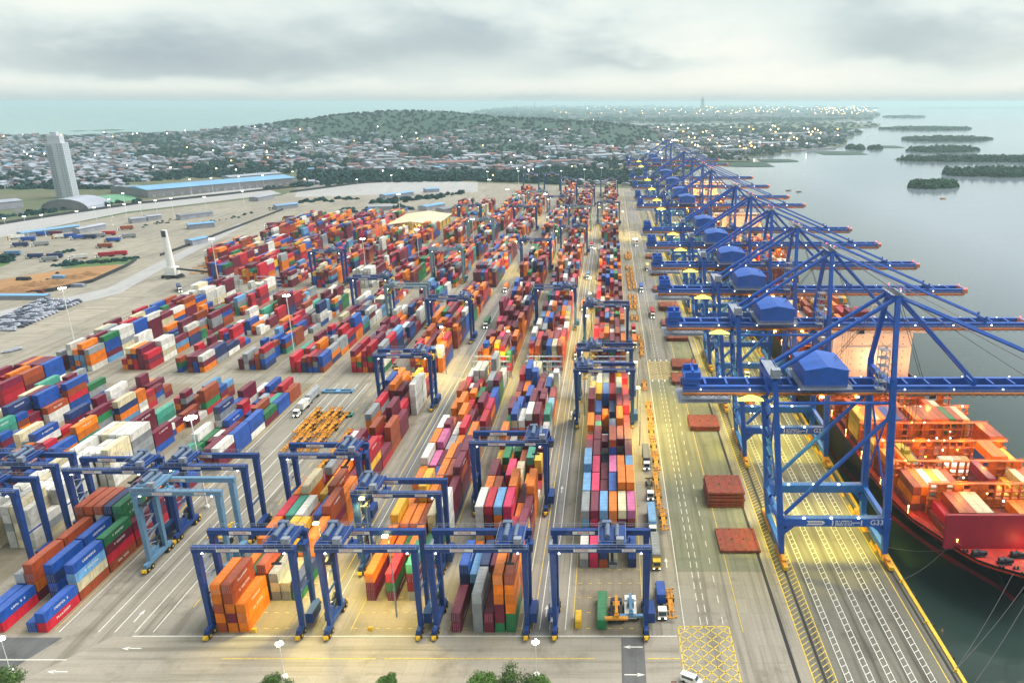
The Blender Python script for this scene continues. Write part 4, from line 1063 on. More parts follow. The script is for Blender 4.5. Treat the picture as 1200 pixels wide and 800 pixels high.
    MB().hexa([(-30.4,-6.4,GZ-1.5),(-23.0,-6.4,GZ-1.5),(-23.0,-4.4,GZ-1.5),(-30.4,-4.4,GZ-1.5),(-27.4,-5.6,GZ-.1),(-26,-5.6,GZ-.1),(-26,-5.2,GZ-.1),(-27.4,-5.2,GZ-.1)]).build('floodlight', M['lampl'], root)
    for x in (-6, 4): MB().cbox((x, -4.6, GZ-.95), (.9,.5,.4)).build('floodlight', M['lampy'], root)
    for x in (-10, -2, 6):
        for y in (-11.2, 8.9): MB().cbox((x, y, 14.6), (.55,.35,.4)).build('floodlight', M['lampw'], root)
    return root
sts0 = make_sts(); SM = []
STS_Y = [202.5, 266.6, 318.5, 371, 427, 481, 599.6, 655, 741, 830, 1009, 1095]
for k, y in enumerate(STS_Y):
    o = place(sts0, SM, (66.6, y, .04), 'blue ship to shore crane on the quay, %s from the camera' % o_(k))
# written signs of the two nearest cranes
for k, num in ((0, 'G33'), (1, 'G32')):
    pb = [ch for ch in SM[k].children if ch.name.split('.')[0] == 'portal_beam' and ch.data.vertices[0].co.y < 0][0]
    text(num, 2.3, M['white'], 'crane_number', pb, (11.6, -11.03, 12.9))
    lg = MB()
    lg.poly([(-9.2,-11.02,12.2),(-8.4,-11.02,12.9),(-9.2,-11.02,13.6),(-4.4,-11.02,13.6),(-3.6,-11.02,12.9),(-4.4,-11.02,12.2)])
    lg.build('emblem', M['plate'], pb)
    MB().poly([(-8.4,-11.03,12.75),(-8.2,-11.03,13.05),(-4.6,-11.03,13.05),(-4.4,-11.03,12.75)]).build('emblem_band', M['sts'], pb)
    lm = MB(); rl_ = random.Random(5)
    for zl, x0, x1 in ((13.45, -.6, 4.0), (12.85, -.6, 6.3), (12.25, -.6, 5.2)):
        x = x0
        while x < x1:
            w_ = rl_.uniform(.16, .3); lm.box(x, x+w_, -11.05, -11.02, zl-.2, zl+.2); x += w_ + (.12 if rl_.random() < .85 else .4)
    for x in (-1.6, 6.9): lm.box(x, x+.35, -11.05, -11.02, 12.0, 13.7)
    lm.build('lettering', M['white'], pb)
# the lit lamps of the cranes
LIME = (1, .84, .10)
for k, y in enumerate(STS_Y):
    f = 1 if k < 6 else 1.3
    spot('crane_floodlight_beam', (66.6-27, y-3, 49), 26000*f*LK, LIME, 80)
    spot('crane_floodlight_beam', (66.6-2, y, 50), (70000 if k < 5 else 200000*f)*LK, LIME, 64)
    if k < 5:
        for x in (-8, 7):
            for dy in (-8.5, 11.5): spot('portal_floodlight_beam', (66.6+x, y+dy, 13.8), 13000*LK, LIME, 150)

# ------------------------------------------------------------------ vehicles and things on the ground
def wheels(mb, xs, ys, r=.5, w=.32, z=.5, m=0):
    for x in xs:
        for y in ys: mb.tube((x-w/2, y, z), (x+w/2, y, z), r, n=10, m=m)
def wheelset(root, xs, ys, r=.5, w=.32, z=.5):
    for x in xs:
        for y in ys:
            MB().tube((x-w/2, y, z), (x+w/2, y, z), r, n=12).tube((x-w/2-.02, y, z), (x+w/2+.02, y, z), r*.45, n=8).build('wheel', M['tyre'], root)
def make_chassis(col='orange'):
    root = empty('trailer_chassis', (0,0,0), 'x', 'trailer', 'empty container trailers parked beside the crane road')
    f = MB().box(-.62, -.38, 0, 12.4, 1.05, 1.4).box(.38, .62, 0, 12.4, 1.05, 1.4)
    for y in (.2, 2.8, 5.6, 8.4, 11.2, 12.2): f.box(-1.22, 1.22, y-.16, y+.16, 1.12, 1.42)
    for y in (.2, 12.2):
        for x in (-1.15, 1.15): f.box(x-.16, x+.16, y-.25, y+.25, 1.42, 1.75)
    f.box(-.9, .9, 8.2, 10.8, .85, 1.05).box(-.35, .35, 3, 8, 1.1, 1.3)
    f.build('frame', M[col], root)
    wheelset(root, (-.95, .95), (8.6, 9.9), .52, .55)
    for x in (-.7, .7): MB().box(x-.1, x+.1, 2.2, 2.4, .1, 1.05).build('landing_leg', M[col], root)
    return root
def make_truck(cab='white', load=None, lcol='blue'):
    root = empty('terminal_truck', (0,0,0), 'x', 'truck', 'trucks working in the terminal')
    ch = MB().box(-.5, .5, 0, 14.6, .8, 1.2).box(-1.2, 1.2, 4.4, 4.8, 1.1, 1.45).box(-1.2, 1.2, 14.2, 14.6, 1.1, 1.45).box(-1.2, 1.2, 9, 9.3, 1.1, 1.45)
    ch.build('chassis', M['dark'], root)
    c = MB().hexa([(-1.2,.1,.7),(1.2,.1,.7),(1.2,2.3,.7),(-1.2,2.3,.7),(-1.15,.35,3.1),(1.15,.35,3.1),(1.15,2.25,3.3),(-1.15,2.25,3.3)]).box(-1.1, 1.1, 2.35, 3.4, .9, 1.6)
    co = c.build('cab', M[cab], root)
    MB().hexa([(-1.0,.14,1.75),(1.0,.14,1.75),(1.0,.3,1.75),(-1.0,.3,1.75),(-1.0,.28,2.85),(1.0,.28,2.85),(1.0,.42,2.85),(-1.0,.42,2.85)]).box(-1.215, -1.2, .7, 1.7, 1.8, 2.8).box(1.2, 1.215, .7, 1.7, 1.8, 2.8).build('windscreen', M['glass'], co)
    for x in (-.85, .85): MB().cbox((x, .06, .95), (.35,.06,.22)).build('headlight', M['lampw'], co)
    wheelset(root, (-1.0, 1.0), (1.1, 3.9, 11.2, 12.5), .52, .4)
    if load:
        q = bpy.data.objects.new('container', cont_mesh(lcol, load, 2.86)); COL.objects.link(q); q.parent = root; q.location = (-1.22, 14.5-load if load > 8 else 5.5, 1.46)
    return root
chp, chs = make_chassis(), []
ys = [164, 178, 191.5] + [206+13.4*i for i in range(10)] + [376+13.6*i for i in range(22)]
rr = random.Random(4); k = 0
for i, y in enumerate(ys):
    if 340 < y < 372 or rr.random() < .2: continue
    o = place(chp, chs, (16.6 + rr.uniform(-.6,.6), y + rr.uniform(-.5,.5), .03), 'empty orange trailer in the line beside the crane road, %s from front' % o_(k)); k += 1
    if i > 12 and rr.random() < .8:
        place(chp, chs, (13.4 + rr.uniform(-.2,.2), y + rr.uniform(-1,1), .03), 'empty orange trailer in the inner line by quayside stacks, %s along' % o_(k))
# a flat pile of frames beside the fourth block
n_ = 0
for i in range(5):
    for j in range(3):
        for t in range(2):
            if t == 1 and (i + j) % 3 == 0: continue
            place(chp, chs, (-128 + i*3.1, 276 - j*0 + j*13.2 - 14, .03 + t*1.95), 'orange trailer frame in the group on the open lane, %s in it' % o_(n_), group='orange trailer frames in the open lane'); n_ += 1
for i in range(4): place(chp, chs, (-108.5, 232+i*13, .03), 'orange trailer chassis parked at the lane edge left of the third block row, %s along' % o_(i), group='orange trailers at the lane edge')
n_ = 0
for u, v, a in ((226,316,60),(232,313,60),(238,310,60),(246,306,60),(252,303,60),(259,300,60),(222,322,64),(230,319,64),(240,322,64),(250,319,64),(262,296,60),(268,293,60),(276,289,58),(284,286,58)):
    x, y = gp(u, v); place(chp, chs, (x, y, .03), 'orange trailer parked by the left edge of the far stacks, %s along' % o_(n_), rz=R(-a), group='orange trailers left of the far stacks'); n_ += 1
# trucks: x, y, direction, cab, load, colour
TR = [(13.6, 164, 0, 'white', 6.06, 'blue'), (13.4, 186, 0, 'yellow', 12.19, 'grey'), (13.2, 204, 0, 'white', 12.19, 'azure'), (13.3, 248, 0, 'white', 12.19, 'navy'), (13.6, 226, 0, 'white', None, ''),
      (13.2, 392, 0, 'white', 12.19, 'orange'), (13.4, 415, 0, 'white', 6.06, 'red'), (-18.2, 372, 0, 'white', 12.19, 'maroon'), (-18.2, 470, 0, 'white', 12.19, 'orange'), (-18, 560, 0, 'white', 12.19, 'blue'), (-107.5, 350, .35, 'orange', None, ''), (-137, 297, 0, 'white', 6.06, 'white'), (-137.5, 310, 0, 'white', 12.19, 'grey'),
      (26.5, 452, 0, 'white', 12.19, 'red'), (22, 520, 0, 'white', 12.19, 'blue'), (30, 590, 0, 'white', 12.19, 'cream'), (62, 300, 0, 'white', 12.19, 'orange'), (67.5, 345, 0, 'white', 12.19, 'yellow'), (-76, 430, 0, 'white', 12.19, 'green'), (-76.5, 520, 0, 'white', 12.19, 'orange'),
      (-18.5, 690, 0, 'white', 12.19, 'red'), (24.5, 700, 0, 'white', 12.19, 'maroon'), (-310, 520, .6, 'white', 12.19, 'navy'), (-265, 500, 1.2, 'white', None, ''), (-300, 740, .5, 'hatch', 12.19, 'red')]
for k, (x, y, rz, cb, ld, lc) in enumerate(TR):
    o = make_truck(cb, ld, lc or 'blue'); o.location = (x, y, .03); o.rotation_euler.z = rz
    where = 'beside the quayside block' if 12 < x < 14 else ('on the road left of the quayside block' if -20 < x < -15 else ('on the quay apron by the cranes' if x > 20 else 'among the stacks on the left'))
    cb = {'hatch': 'red'}.get(cb, cb)
    o['label'] = ('%s cab truck carrying a %s container, %s' % (cb, lc, where)) if ld else '%s cab truck with empty trailer, %s' % (cb, where)
# vehicles in the empty front slots of the quayside block
o = bpy.data.objects.new('shipping_container', cont_mesh('green', 12.19, 2.86)); COL.objects.link(o); o.location = (-3.6, 161, .05)
tag(o, 'lone green container on the ground under the nearest quayside gantry', 'container')
o = bpy.data.objects.new('generator_box', MB().box(0, 1.6, 0, 4.6, 0, 2.2).box(.1, 1.5, .3, 4.3, 2.2, 2.4).mesh('generator_box', M['yellow'])); COL.objects.link(o); o.location = (-9.4, 161.4, .05)
tag(o, 'yellow generator box standing left of the lone green container', 'generator')
def make_stacker(col, label):
    root = empty('reach_stacker', (0,0,0), label, 'reach stacker')
    MB().box(-1.6, 1.6, 0, 7.0, .9, 2.2).box(-1.5, 1.5, 5.6, 7.6, .9, 2.7).build('body', M['dark'] if col == 'orange' else M['white'], root)
    cb = MB().box(-.9, .9, 2.6, 4.4, 2.2, 3.9).build('cab', M[col], root); MB().box(-.8, .8, 2.56, 2.6, 2.6, 3.7).build('window', M['glass'], cb)
    MB().bar((0, 6.8, 3.4), (0, -2.8, 5.4), .8, .9).build('boom', M[col], root)
    MB().box(-3.0, 3.0, -3.6, -2.6, 4.1, 4.6).box(-.6, .6, -3.4, -2.4, 4.6, 5.4).build('spreader', M[col], root)
    wheelset(root, (-1.7, 1.7), (1.0,), .9, .8, .9); wheelset(root, (-1.4, 1.4), (6.0,), .7, .6, .7)
    return root
make_stacker('orange', 'orange reach stacker parked right of the lone green container').location = (1.4, 163, .05)
make_stacker('rtg_pale', 'pale blue reach stacker parked nearest the right crane leg').location = (5.2, 164, .05)
for k, (x, y, l) in enumerate(((-62.5, 160.8, 'yellow concrete block'), (-26.5, 160.6, 'yellow concrete block'), (-92.5, 160.2, 'yellow concrete block'))):
    MB().hexa([(-.7,-.45,0),(.7,-.45,0),(.7,.45,0),(-.7,.45,0),(-.5,-.3,.9),(.5,-.3,.9),(.5,.3,.9),(-.5,.3,.9)]).build('road_block', M['yellow'], None, (x, y, .05), label='yellow block at the front line of the %s block from quay' % ['third','second','fourth'][k], cat='road block', group='yellow end blocks')
for k, (x, y) in enumerate(((-88, 200), (-58.5, 203), (-120, 200), (-2, 330), (-30, 250))):
    if k > 2: continue
    make_stacker('yellow', 'yellow lift truck working between the stacks, %s from front' % o_(k)).location = (x, y, .05)
# white van
root = empty('white_van', (21.2, 141.3, .03), 'white van driving past the yellow box marking at the bottom', 'van', rz=R(62))
MB().hexa([(-.95,0,.4),(.95,0,.4),(.95,5.2,.4),(-.95,5.2,.4),(-.9,.25,1.2),(.9,.25,1.2),(.9,5.15,1.2),(-.9,5.15,1.2)]).hexa([(-.9,.9,1.2),(.9,.9,1.2),(.9,5.15,1.2),(-.9,5.15,1.2),(-.78,1.5,2.1),(.78,1.5,2.1),(.78,5.05,2.1),(-.78,5.05,2.1)]).build('body', M['white'], root)
MB().hexa([(-.8,.93,1.3),(.8,.93,1.3),(.8,1.2,1.3),(-.8,1.2,1.3),(-.74,1.42,2.0),(.74,1.42,2.0),(.74,1.6,2.0),(-.74,1.6,2.0)]).box(-.93, -.85, 1.8, 4.6, 1.35, 1.9).box(.85, .93, 1.8, 4.6, 1.35, 1.9).build('window', M['glass'], root)
wheelset(root, (-.85, .85), (1.0, 4.1), .36, .24, .36)
bar = MB()
for x in (0, 1.1): bar.box(x-.05, x+.05, -.05, .05, 0, 1.3)
for z in (.4, .8, 1.2): bar.box(0, 1.1, -.04, .04, z-.08, z+.08)
bar.build('traffic_barrier', M['hatch'], None, (14.2, 141.5, .03), label='red traffic barrier left of the white van', cat='barrier')
# hatch covers lying on the apron
def hatch(x, y, n, k):
    for t in range(n):
        m_ = MB().box(-6.2, 6.2, 0, 12.6, .25, .95)
        for j in range(6): m_.box(-6.2+j*2.3, -6.2+j*2.3+.5, .3, 12.3, .95, 1.05)
        for a in (-4, 4):
            for b in (1.5, 11): m_.box(a-.4, a+.4, b-.4, b+.4, 0, .25)
        for a in (-5.4, -1.8, 1.8, 5.4):
            for b in (.6, 6.2, 12): m_.cbox((a, b, 1.12), (.5,.4,.16))
        m_.build('hatch_cover', M['hatch'], None, (x + rr.uniform(-.25,.25), y + rr.uniform(-.3,.3), .03 + t*1.12), label='red steel hatch cover, %s of %s, %s pile along the apron' % (o_(t), ['one','two','three','four','five'][n-1], o_(k)), cat='hatch cover', group='red hatch covers on the apron')
for k, (x, y, n) in enumerate(((39.4, 195.5, 1), (38.9, 222, 5), (39.2, 283, 2), (36.0, 336, 2), (37.5, 357, 2), (38, 405, 2), (37, 432, 2), (38, 470, 3), (37, 520, 2), (38, 575, 3), (37, 640, 2))): hatch(x, y, n, k)
# car park on the left
def make_car(mt):
    root = empty('parked_car', (0,0,0), 'x', 'car', 'cars parked in rows on the open lot')
    b_ = MB().box(-.88, .88, 0, 4.4, .35, .9).hexa([(-.85,.9,.9),(.85,.9,.9),(.85,4.1,.9),(-.85,4.1,.9),(-.68,1.5,1.45),(.68,1.5,1.45),(.68,3.6,1.45),(-.68,3.6,1.45)])
    wheels(b_, (-.8, .8), (.9, 3.5), .32, .22, .32, m=1); b_.build('body', [M[mt], M['tyre']], root)
    MB().hexa([(-.7,1.0,.98),(.7,1.0,.98),(.7,1.06,.98),(-.7,1.06,.98),(-.6,1.46,1.4),(.6,1.46,1.4),(.6,1.55,1.4),(-.6,1.55,1.4)]).build('windscreen', M['glass'], root)
    return root
cars = {'carw': (make_car('carw'), [], 'white'), 'card': (make_car('card'), [], 'dark')}
nc = 0
a0, a1, b1, b0 = gp(-28,386), gp(10,388), gp(92,353), gp(44,352)
for i in range(9):
    for j in range(20):
        u = i/8; v = j/19
        X = (a0[0]*(1-u)+a1[0]*u)*(1-v) + (b0[0]*(1-u)+b1[0]*u)*v; Y = (a0[1]*(1-u)+a1[1]*u)*(1-v) + (b0[1]*(1-u)+b1[1]*u)*v
        if rr.random() < .14: continue
        if not inframe(X, Y, 0): continue
        mt = 'carw' if rr.random() < .6 else 'card'; pr, ls, cn = cars[mt]
        place(pr, ls, (X, Y, .02), '%s car parked among rows of cars on the open lot at far left' % cn, rz=R(-78))
for i in range(7):
    x, y = gp(2 + i*2.2, 414 - i*.6); place(cars['carw'][0], cars['carw'][1], (x, y, .02), 'white car in the short row at the left edge nearer the stacks', rz=R(-60), group='short row of cars at left edge')
# trailers, shed, cabins in the far left yard
TL = [((8,281),'white'),((22,283),'blue'),((12,290),'navy'),((40,277),'blue'),((36,289),'grey'),((55,276),'maroon'),((60,280),'white'),((72,279),'blue'),((82,281),'blue'),((95,280),'navy'),((104,279),'grey'),((118,276),'red'),((122,284),'blue'),((30,303),'navy'),((46,307),'grey'),((52,303),'dark'),((80,305),'white'),((112,302),'red'),((128,300),'red'),((140,280),'grey'),((112,291),'rust'),((3,300),'azure'),((138,270),'rust'),((310,266),'maroon'),((330,258),'maroon')]
for k, ((u, v), cl) in enumerate(TL):
    x, y = gp(u, v); cl = cl if cl in CC else 'navy'
    o = make_truck('white' if k % 3 else 'yellow', 12.19, cl); o.location = (x, y, .02); o.rotation_euler.z = R(-70 + rr.uniform(-14, 14))
    o['label'] = 'parked lorry with %s box trailer in the left yard, %s beyond the car lot' % (cl, o_(k)); o['group'] = 'lorries parked in the left yard'
# long low sheds, wall and cabins
def shed(name, label, cat, p0, p1, depth, h, roof, wall='wall', rh=2.0):
    (x0, y0), (x1, y1) = p0, p1; l = math.hypot(x1-x0, y1-y0); a = math.atan2(y1-y0, x1-x0)
    r = empty(name, (x0, y0, 0), label, cat, rz=a)
    MB().box(0, l, 0, depth, 0, h).build('wall', M[wall], r)
    MB().gable(0, l, 0, depth, h+.01, rh, axis='x', over=.8).build('roof', M[roof], r)
    x = 6
    while x + 5 < l: MB().box(x, x+4, -.12, -.01, 0, min(4.5, h*.7)).build('door', M['rail'], r); x += 13
    return r
shed('warehouse', 'long warehouse with pale blue roof beyond the grey yard', 'warehouse', gp(174,232), gp(347,216), 70, 11, 'blueroof', 'wall', 3)
shed('warehouse', 'grey warehouse at the left end of the blue roofed warehouse', 'warehouse', gp(158,228), gp(176,226), 55, 9, 'greyroof', 'wall', 2)
shed('low_shed', 'long low blue roofed shed at the far left edge above the car lot', 'shed', gp(-20,351), gp(54,351), 5, 3, 'blueroof', 'wallw', .6)
shed('canopy_shed', 'long open blue roofed shed behind the parked lorries', 'shed', gp(28,279), gp(94,270), 12, 5, 'blueroof', 'rail', 1)
for k, (p, q, rf, lb) in enumerate((((94,274),(125,268),'whiteroof','white roofed shed right of the parked lorries'),((155,262),(172,260),'whiteroof','small white shed in the middle of the left yard'),((174,259),(190,257),'whiteroof','second small white shed in the left yard'),
        ((222,269),(252,266),'blueroof','small blue roofed shed by the yard fence'),((226,288),(244,284),'blueroof','blue gate canopy by the diagonal fence'),((325,246),(350,243),'blueroof','blue canopy at the far gate'),((212,258),(250,253),'greyroof','grey long shed at the edge of the grey yard'),
        ((303,236),(322,232),'whiteroof','pale shed near the far yard corner'),((452,233),(485,229),'blueroof','long blue roofed shed among trees by the far yard'),((500,226),(515,225),'blueroof','blue cabin in the far yard'),((432,247),(460,246),'whiteroof','white roofed office behind the stacks'),((345,262),(372,257),'greyroof','grey shed behind the far stacks'),((520,250),(538,247),'greyroof','dark roofed shed beside the tan canopy shed'),((500,247),(522,243),'blueroof','bright blue roofed shed behind the tan canopy'))):
    shed('small_shed', lb, 'shed', gp(*p), gp(*q), 14 if k > 6 else 9, 5, rf, 'wallw', 1.2)
root = empty('canopy_shed', (-208, 812, 0), 'large tan roofed transit shed with yellow lit interior', 'shed')
t_ = MB()
for x in (-24, -12, 0, 12, 24):
    for y in (-38, -19, 0, 19, 38): t_.box(x-.3, x+.3, y-.3, y+.3, 0, 9 + 3*(1-abs(x)/24))
t_.build('column', M['rail'], root)
MB().hexa([(-26,-40,9),(0,-40,12.4),(0,40,12.4),(-26,40,9),(-26,-40,9.3),(0,-40,12.8),(0,40,12.8),(-26,40,9.3)]).hexa([(0,-40,12.4),(26,-40,9),(26,40,9),(0,40,12.4),(0,-40,12.8),(26,-40,9.3),(26,40,9.3),(0,40,12.8)]).build('roof', M['tan'], root)
MB().box(23, 23.3, -40, 40, 0, 6).build('wall', M['yellow'], root)
q = MB()
for x in (-20, -8, 8, 20):
    for y in (-38, -12, 12, 36): q.cbox((x, y, 8.3), (1.4, .8, .3))
q.build('lamp', M['lampo'], root)
for y in (-32, 0, 30): point('shed_lamp_light', (-208, 812+y, 7.5), 24000*LK, (1, .62, .15), 1)
# earth heaps and stacked goods on the bare plot
HM_ = ground_mat('earth_heap', (.30,.16,.07), (.22,.12,.06), (.13,.075,.035), patch=.2, streak=.1)
for k, (u, v, r) in enumerate(((18,340,9),(40,334,7),(66,331,8),(88,325,7),(30,345,6),(104,322,6),(56,338,6))):
    x, y = gp(u, v); mb = MB(); q = random.Random(k); n_ = 12
    ring = [[(math.cos(2*math.pi*i/n_)*r*f*q.uniform(.85,1.15)*1.6, math.sin(2*math.pi*i/n_)*r*f*q.uniform(.85,1.15), z*q.uniform(.8,1.1)) for i in range(n_)] for f, z in ((1,0),(.7,1.2),(.35,2.2),(.05,2.6))]
    for a, b in zip(ring, ring[1:]):
        for i in range(n_): j = (i+1) % n_; mb.poly([a[i], a[j], b[j], b[i]])
    mb.build('earth_heap', HM_, None, (x, y, .01), label='low brown earth heap on the bare plot, %s of the heaps' % o_(k), cat='earth heap', group='earth heaps on the bare plot')
for k, (u, v, c_) in enumerate(((70,326,'blueroof'),(28,328,'dark'),(92,336,'rail'),(45,343,'hatch'))):
    x, y = gp(u, v); m_ = MB()
    for j in range(3): m_.box(-5+j*.3, 5-j*.4, -2+j*.2, 2-j*.2, j*.8, j*.8+.7)
    m_.build('stacked_goods', M[c_], None, (x, y, .02), label='%s stack of sheeted goods on the bare plot' % {'blueroof':'blue','dark':'black','rail':'grey','hatch':'red brown'}[c_], cat='stack of goods')
# white harbour tower with its base
x, y = gp(203, 325)
root = empty('harbour_crane', (x, y, .02), 'white tower of a mobile harbour crane standing at the yard edge', 'harbour crane')
MB().box(-6, 6, -4, 4, 1, 2.4).box(-9, 9, -1, 1, .6, 1.4).box(-1, 1, -8, 8, .6, 1.4).build('undercarriage', M['dark'], root)
MB().box(-4, 4, -3.6, 3.6, 2.4, 8.5).build('machine_house', M['white'], root)
MB().tube((0,0,8.5), (-.4,0,37), 2.9, 1.9, n=12).build('tower', M['white'], root)
MB().box(-1.9, 1.2, -2.3, -1.7, 32, 37).build('tower_window', M['glass'], root)
MB().bar((3,0,7), (30,2,3.6), 1.2, 1.4, w2=.6).build('boom', M['dark'], root)
for b in ((-6,-4),(6,-4),(-6,4),(6,4)):
    MB().tube((b[0],b[1]-.5,.7), (b[0],b[1]+.5,.7), .7, n=10).build('wheel', M['tyre'], root)
def wall(name, label, pts, h, m):
    mb = MB()
    for a, b in zip(pts, pts[1:]): mb.bar((*a, h/2), (*b, h/2), .5, h)
    return mb.build(name, m, label=label, cat='wall')
wall('boundary_wall', 'dark curved wall bounding the bare earth plot', P((32,345.5),(62,341.5),(108,331),(150,312),(160,305)), 2.6, M['dark'])
wall('boundary_wall', 'dark diagonal fence wall left of the far stacks', P((188,300),(230,285),(290,262),(332,246)), 2.2, M['dark'])
wall('boundary_wall', 'long dark wall along the far side of the grey yard', P((-60,273),(60,254),(160,239.5),(260,229),(345,219.5)), 3, M['dark'])
wall('boundary_wall', 'dark quay road wall behind the far white trailer lot', P((340,226),(420,215.5),(480,211),(560,212)), 3, M['dark'])
# reefer racks: steel frames at the ends of blocks
def rack(x, y, w_, h, label):
    m_ = MB(); n = int(w_/2.84)
    for k in range(n+1):
        for yy in (0, 1.6): m_.box(x+k*2.84-.08, x+k*2.84+.08, y+yy-.08, y+yy+.08, 0, h)
    z = 2.7
    while z <= h: m_.box(x, x+w_, y-.05, y+1.65, z-.06, z+.06); z += 2.7
    for z in (3.8, 6.5, 9.2):
        if z < h: m_.box(x, x+w_, y-.07, y-.03, z-.04, z+.04)
    m_.build('reefer_rack', M['rail'], label=label, cat='rack', group='steel plug racks behind refrigerated containers')
for c in ('A', 'B', 'C'):
    for k, y in enumerate((339.5, 347)): rack(COLS[c][0]-.5, y, 17.5, 12, 'grey steel plug rack, %s one at end of the %s block from quay' % (['nearer','farther'][k], o_(CN[c])))
rack(-285, 526, 17, 12, 'grey steel plug rack between far left stacks near white harbour tower')
rack(-256, 524, 17, 12, 'grey steel plug rack right of the far left plug rack')
# blue frames lying at the lane crossing
for k, (p, l, m_) in enumerate((((395,461),14,'blueroof'),((490,462),15,'blueroof'),((388,489),18,'teal'))):
    x, y = gp(*p); mt = M['blueroof'] if m_ != 'teal' else CM['teal']
    MB().box(-l/2, l/2, 0, .5, .2, 1.0).box(-l/2, l/2, 3, 3.5, .2, 1.0).box(-l/2, -l/2+.6, 0, 3.5, .1, 1.2).box(l/2-.6, l/2, 0, 3.5, .1, 1.2).box(-1, 1, .5, 3, .3, .9).build('lifting_frame', mt, None, (x, y, .05), label=['blue lifting frame on open ground left of the crossing','blue lifting frame on open ground right, near block end','teal green lifting frame behind orange trailer frames'][k], cat='lifting frame')
# spare spreader cluster beside crane feet, people-size yellow guards along the rails
for k in range(10):
    y = 196 + k*11
    m_ = MB()
    for j in range(4): m_.bar((0, j*1.6, 0), (0, j*1.6, 1.2), .12).bar((0, j*1.6, 1.1), (0, min(4.8, j*1.6+1.6), 1.1), .1)
    m_.box(-.4, .4, 0, 5, .0, .25); m_.build('rail_guard', M['yellow'], None, (80.8, y, .05), label='yellow guard rail beside the waterside crane rail, %s from the camera' % o_(k), cat='guard rail', group='yellow guard rails on the quay')
# high masts and lamp posts
def make_mast(h, heads, lamp='lampw', arm=1.6):
    root = empty('light_mast', (0,0,0), 'x', 'light mast', 'tall floodlight masts of the terminal')
    MB().tube((0,0,0), (0,0,h), h*.010, h*.005, n=8).tube((0,0,0), (0,0,.8), .8, .7, n=8).build('pole', M['white'], root)
    r = MB()
    for i in range(heads):
        a = 2*math.pi*i/heads; r.bar((0,0,h), (arm*math.cos(a), arm*math.sin(a), h+.1), .14)
    r.tube((0,0,h-.1), (0,0,h+.3), .5, .4, n=8).build('head_frame', M['white'], root)
    for i in range(heads):
        a = 2*math.pi*i/heads; c_, s_ = math.cos(a)*arm, math.sin(a)*arm
        q = MB().hexa([(c_-.3,s_-.3,h-.32),(c_+.3,s_-.3,h-.32),(c_+.3,s_+.3,h-.32),(c_-.3,s_+.3,h-.32),(c_-.25,s_-.25,h+.1),(c_+.25,s_-.25,h+.1),(c_+.25,s_+.25,h+.1),(c_-.25,s_+.25,h+.1)])
        q.build('lamp', M[lamp], root)
    return root
mast = make_mast(33, 8); mst = []
MX = [gp(243,594), gp(88,404), gp(256,330), gp(430,330), gp(556,300), gp(640,262), gp(596,255), gp(744,330), gp(492,316), gp(345,415), gp(575,240), gp(470,262)]
MX.sort(key=lambda q: q[1])
for k, (x, y) in enumerate(MX):
    c_ = min(COLS, key=lambda c: abs(COLS[c][0]+8-x))
    place(mast, mst, (x, y, .03), 'white floodlight mast %s metres out beside %s block from quay' % (str(int(round(y, -1))), o_(CN[c_])))
mast = make_mast(22, 4, 'lampw', 1.0); mst = []
for k, (u, v) in enumerate(((11,282),(34,279),(54,277),(95,272),(115,267),(132,264),(150,262),(168,260),(186,257),(204,254),(243,252),(148,247),(132,255),(287,244),(225,228),(250,226),(282,224),(310,222),(345,217))):
    x, y = gp(u, v); place(mast, mst, (x, y, .03), 'floodlight mast of the grey yard, %s from the left edge' % o_(k), group='floodlight masts of the grey yard')
for k, (u, v) in enumerate(((572,217),(608,216),(620,214),(658,216),(685,214),(705,212),(460,222),(420,228))):
    x, y = gp(u, v); place(mast, mst, (x, y, .03), 'floodlight mast on the far edge of the port, %s from left' % o_(k), group='floodlight masts on the far edge')
post = make_mast(10, 4, 'lampw', .55); pst = []
for k, (u, v, l) in enumerate(((334,796,'street lamp beside the tree at the bottom edge, brightly lit'), (629,794,'street lamp behind the bushy trees at the bottom edge'), (13,790,'street lamp at the bottom left corner with blue bracket'))):
    x, y = gp(u, v-2); o = place(post, pst, (x, y, .03), l, group='street lamps along the front road'); o['category'] = 'street lamp'
    point('street_lamp_light', (x, y, 10.2), 5200*LK, (1, .86, .6), .4)
YL = (1, .74, .14)
for x, y, p in ((-12.4, 372, 60000), (-12.4, 420, 70000), (10.6, 300, 30000), (10.6, 270, 30000), (-78, 172, 18000), (-80, 160.5, 11000), (-58, 166, 11000), (-50, 345, 26000), (-84, 352, 30000), (-12.4, 560, 40000), (-12.4, 790, 80000), (12, 760, 60000), (-47, 640, 40000), (-72, 860, 80000), (-12.5, 300, 15000), (-70, 185, 8000), (-13, 460, 30000), (-76, 590, 30000)):
    spot('yard_floodlight_beam', (x, y, 24), p*2.0*LK, YL, 130)
    e = empty('floodlight', (x, y, 24.4), 'yellow lit floodlight over the lane %d metres out, %s' % (y, 'right of the quayside block' if x > 0 else 'between stacked blocks'), 'floodlight', 'yellow floodlights over the lanes')
    MB().cbox((0,0,.3), (1.3,.9,.5)).build('lamp', M['lampy'], e)
    MB().tube((.9,0,-24.4), (.9,0,.3), .22, .14, n=8).bar((.9,0,.3), (0,0,.6), .14).build('pole', M['rail'], e)

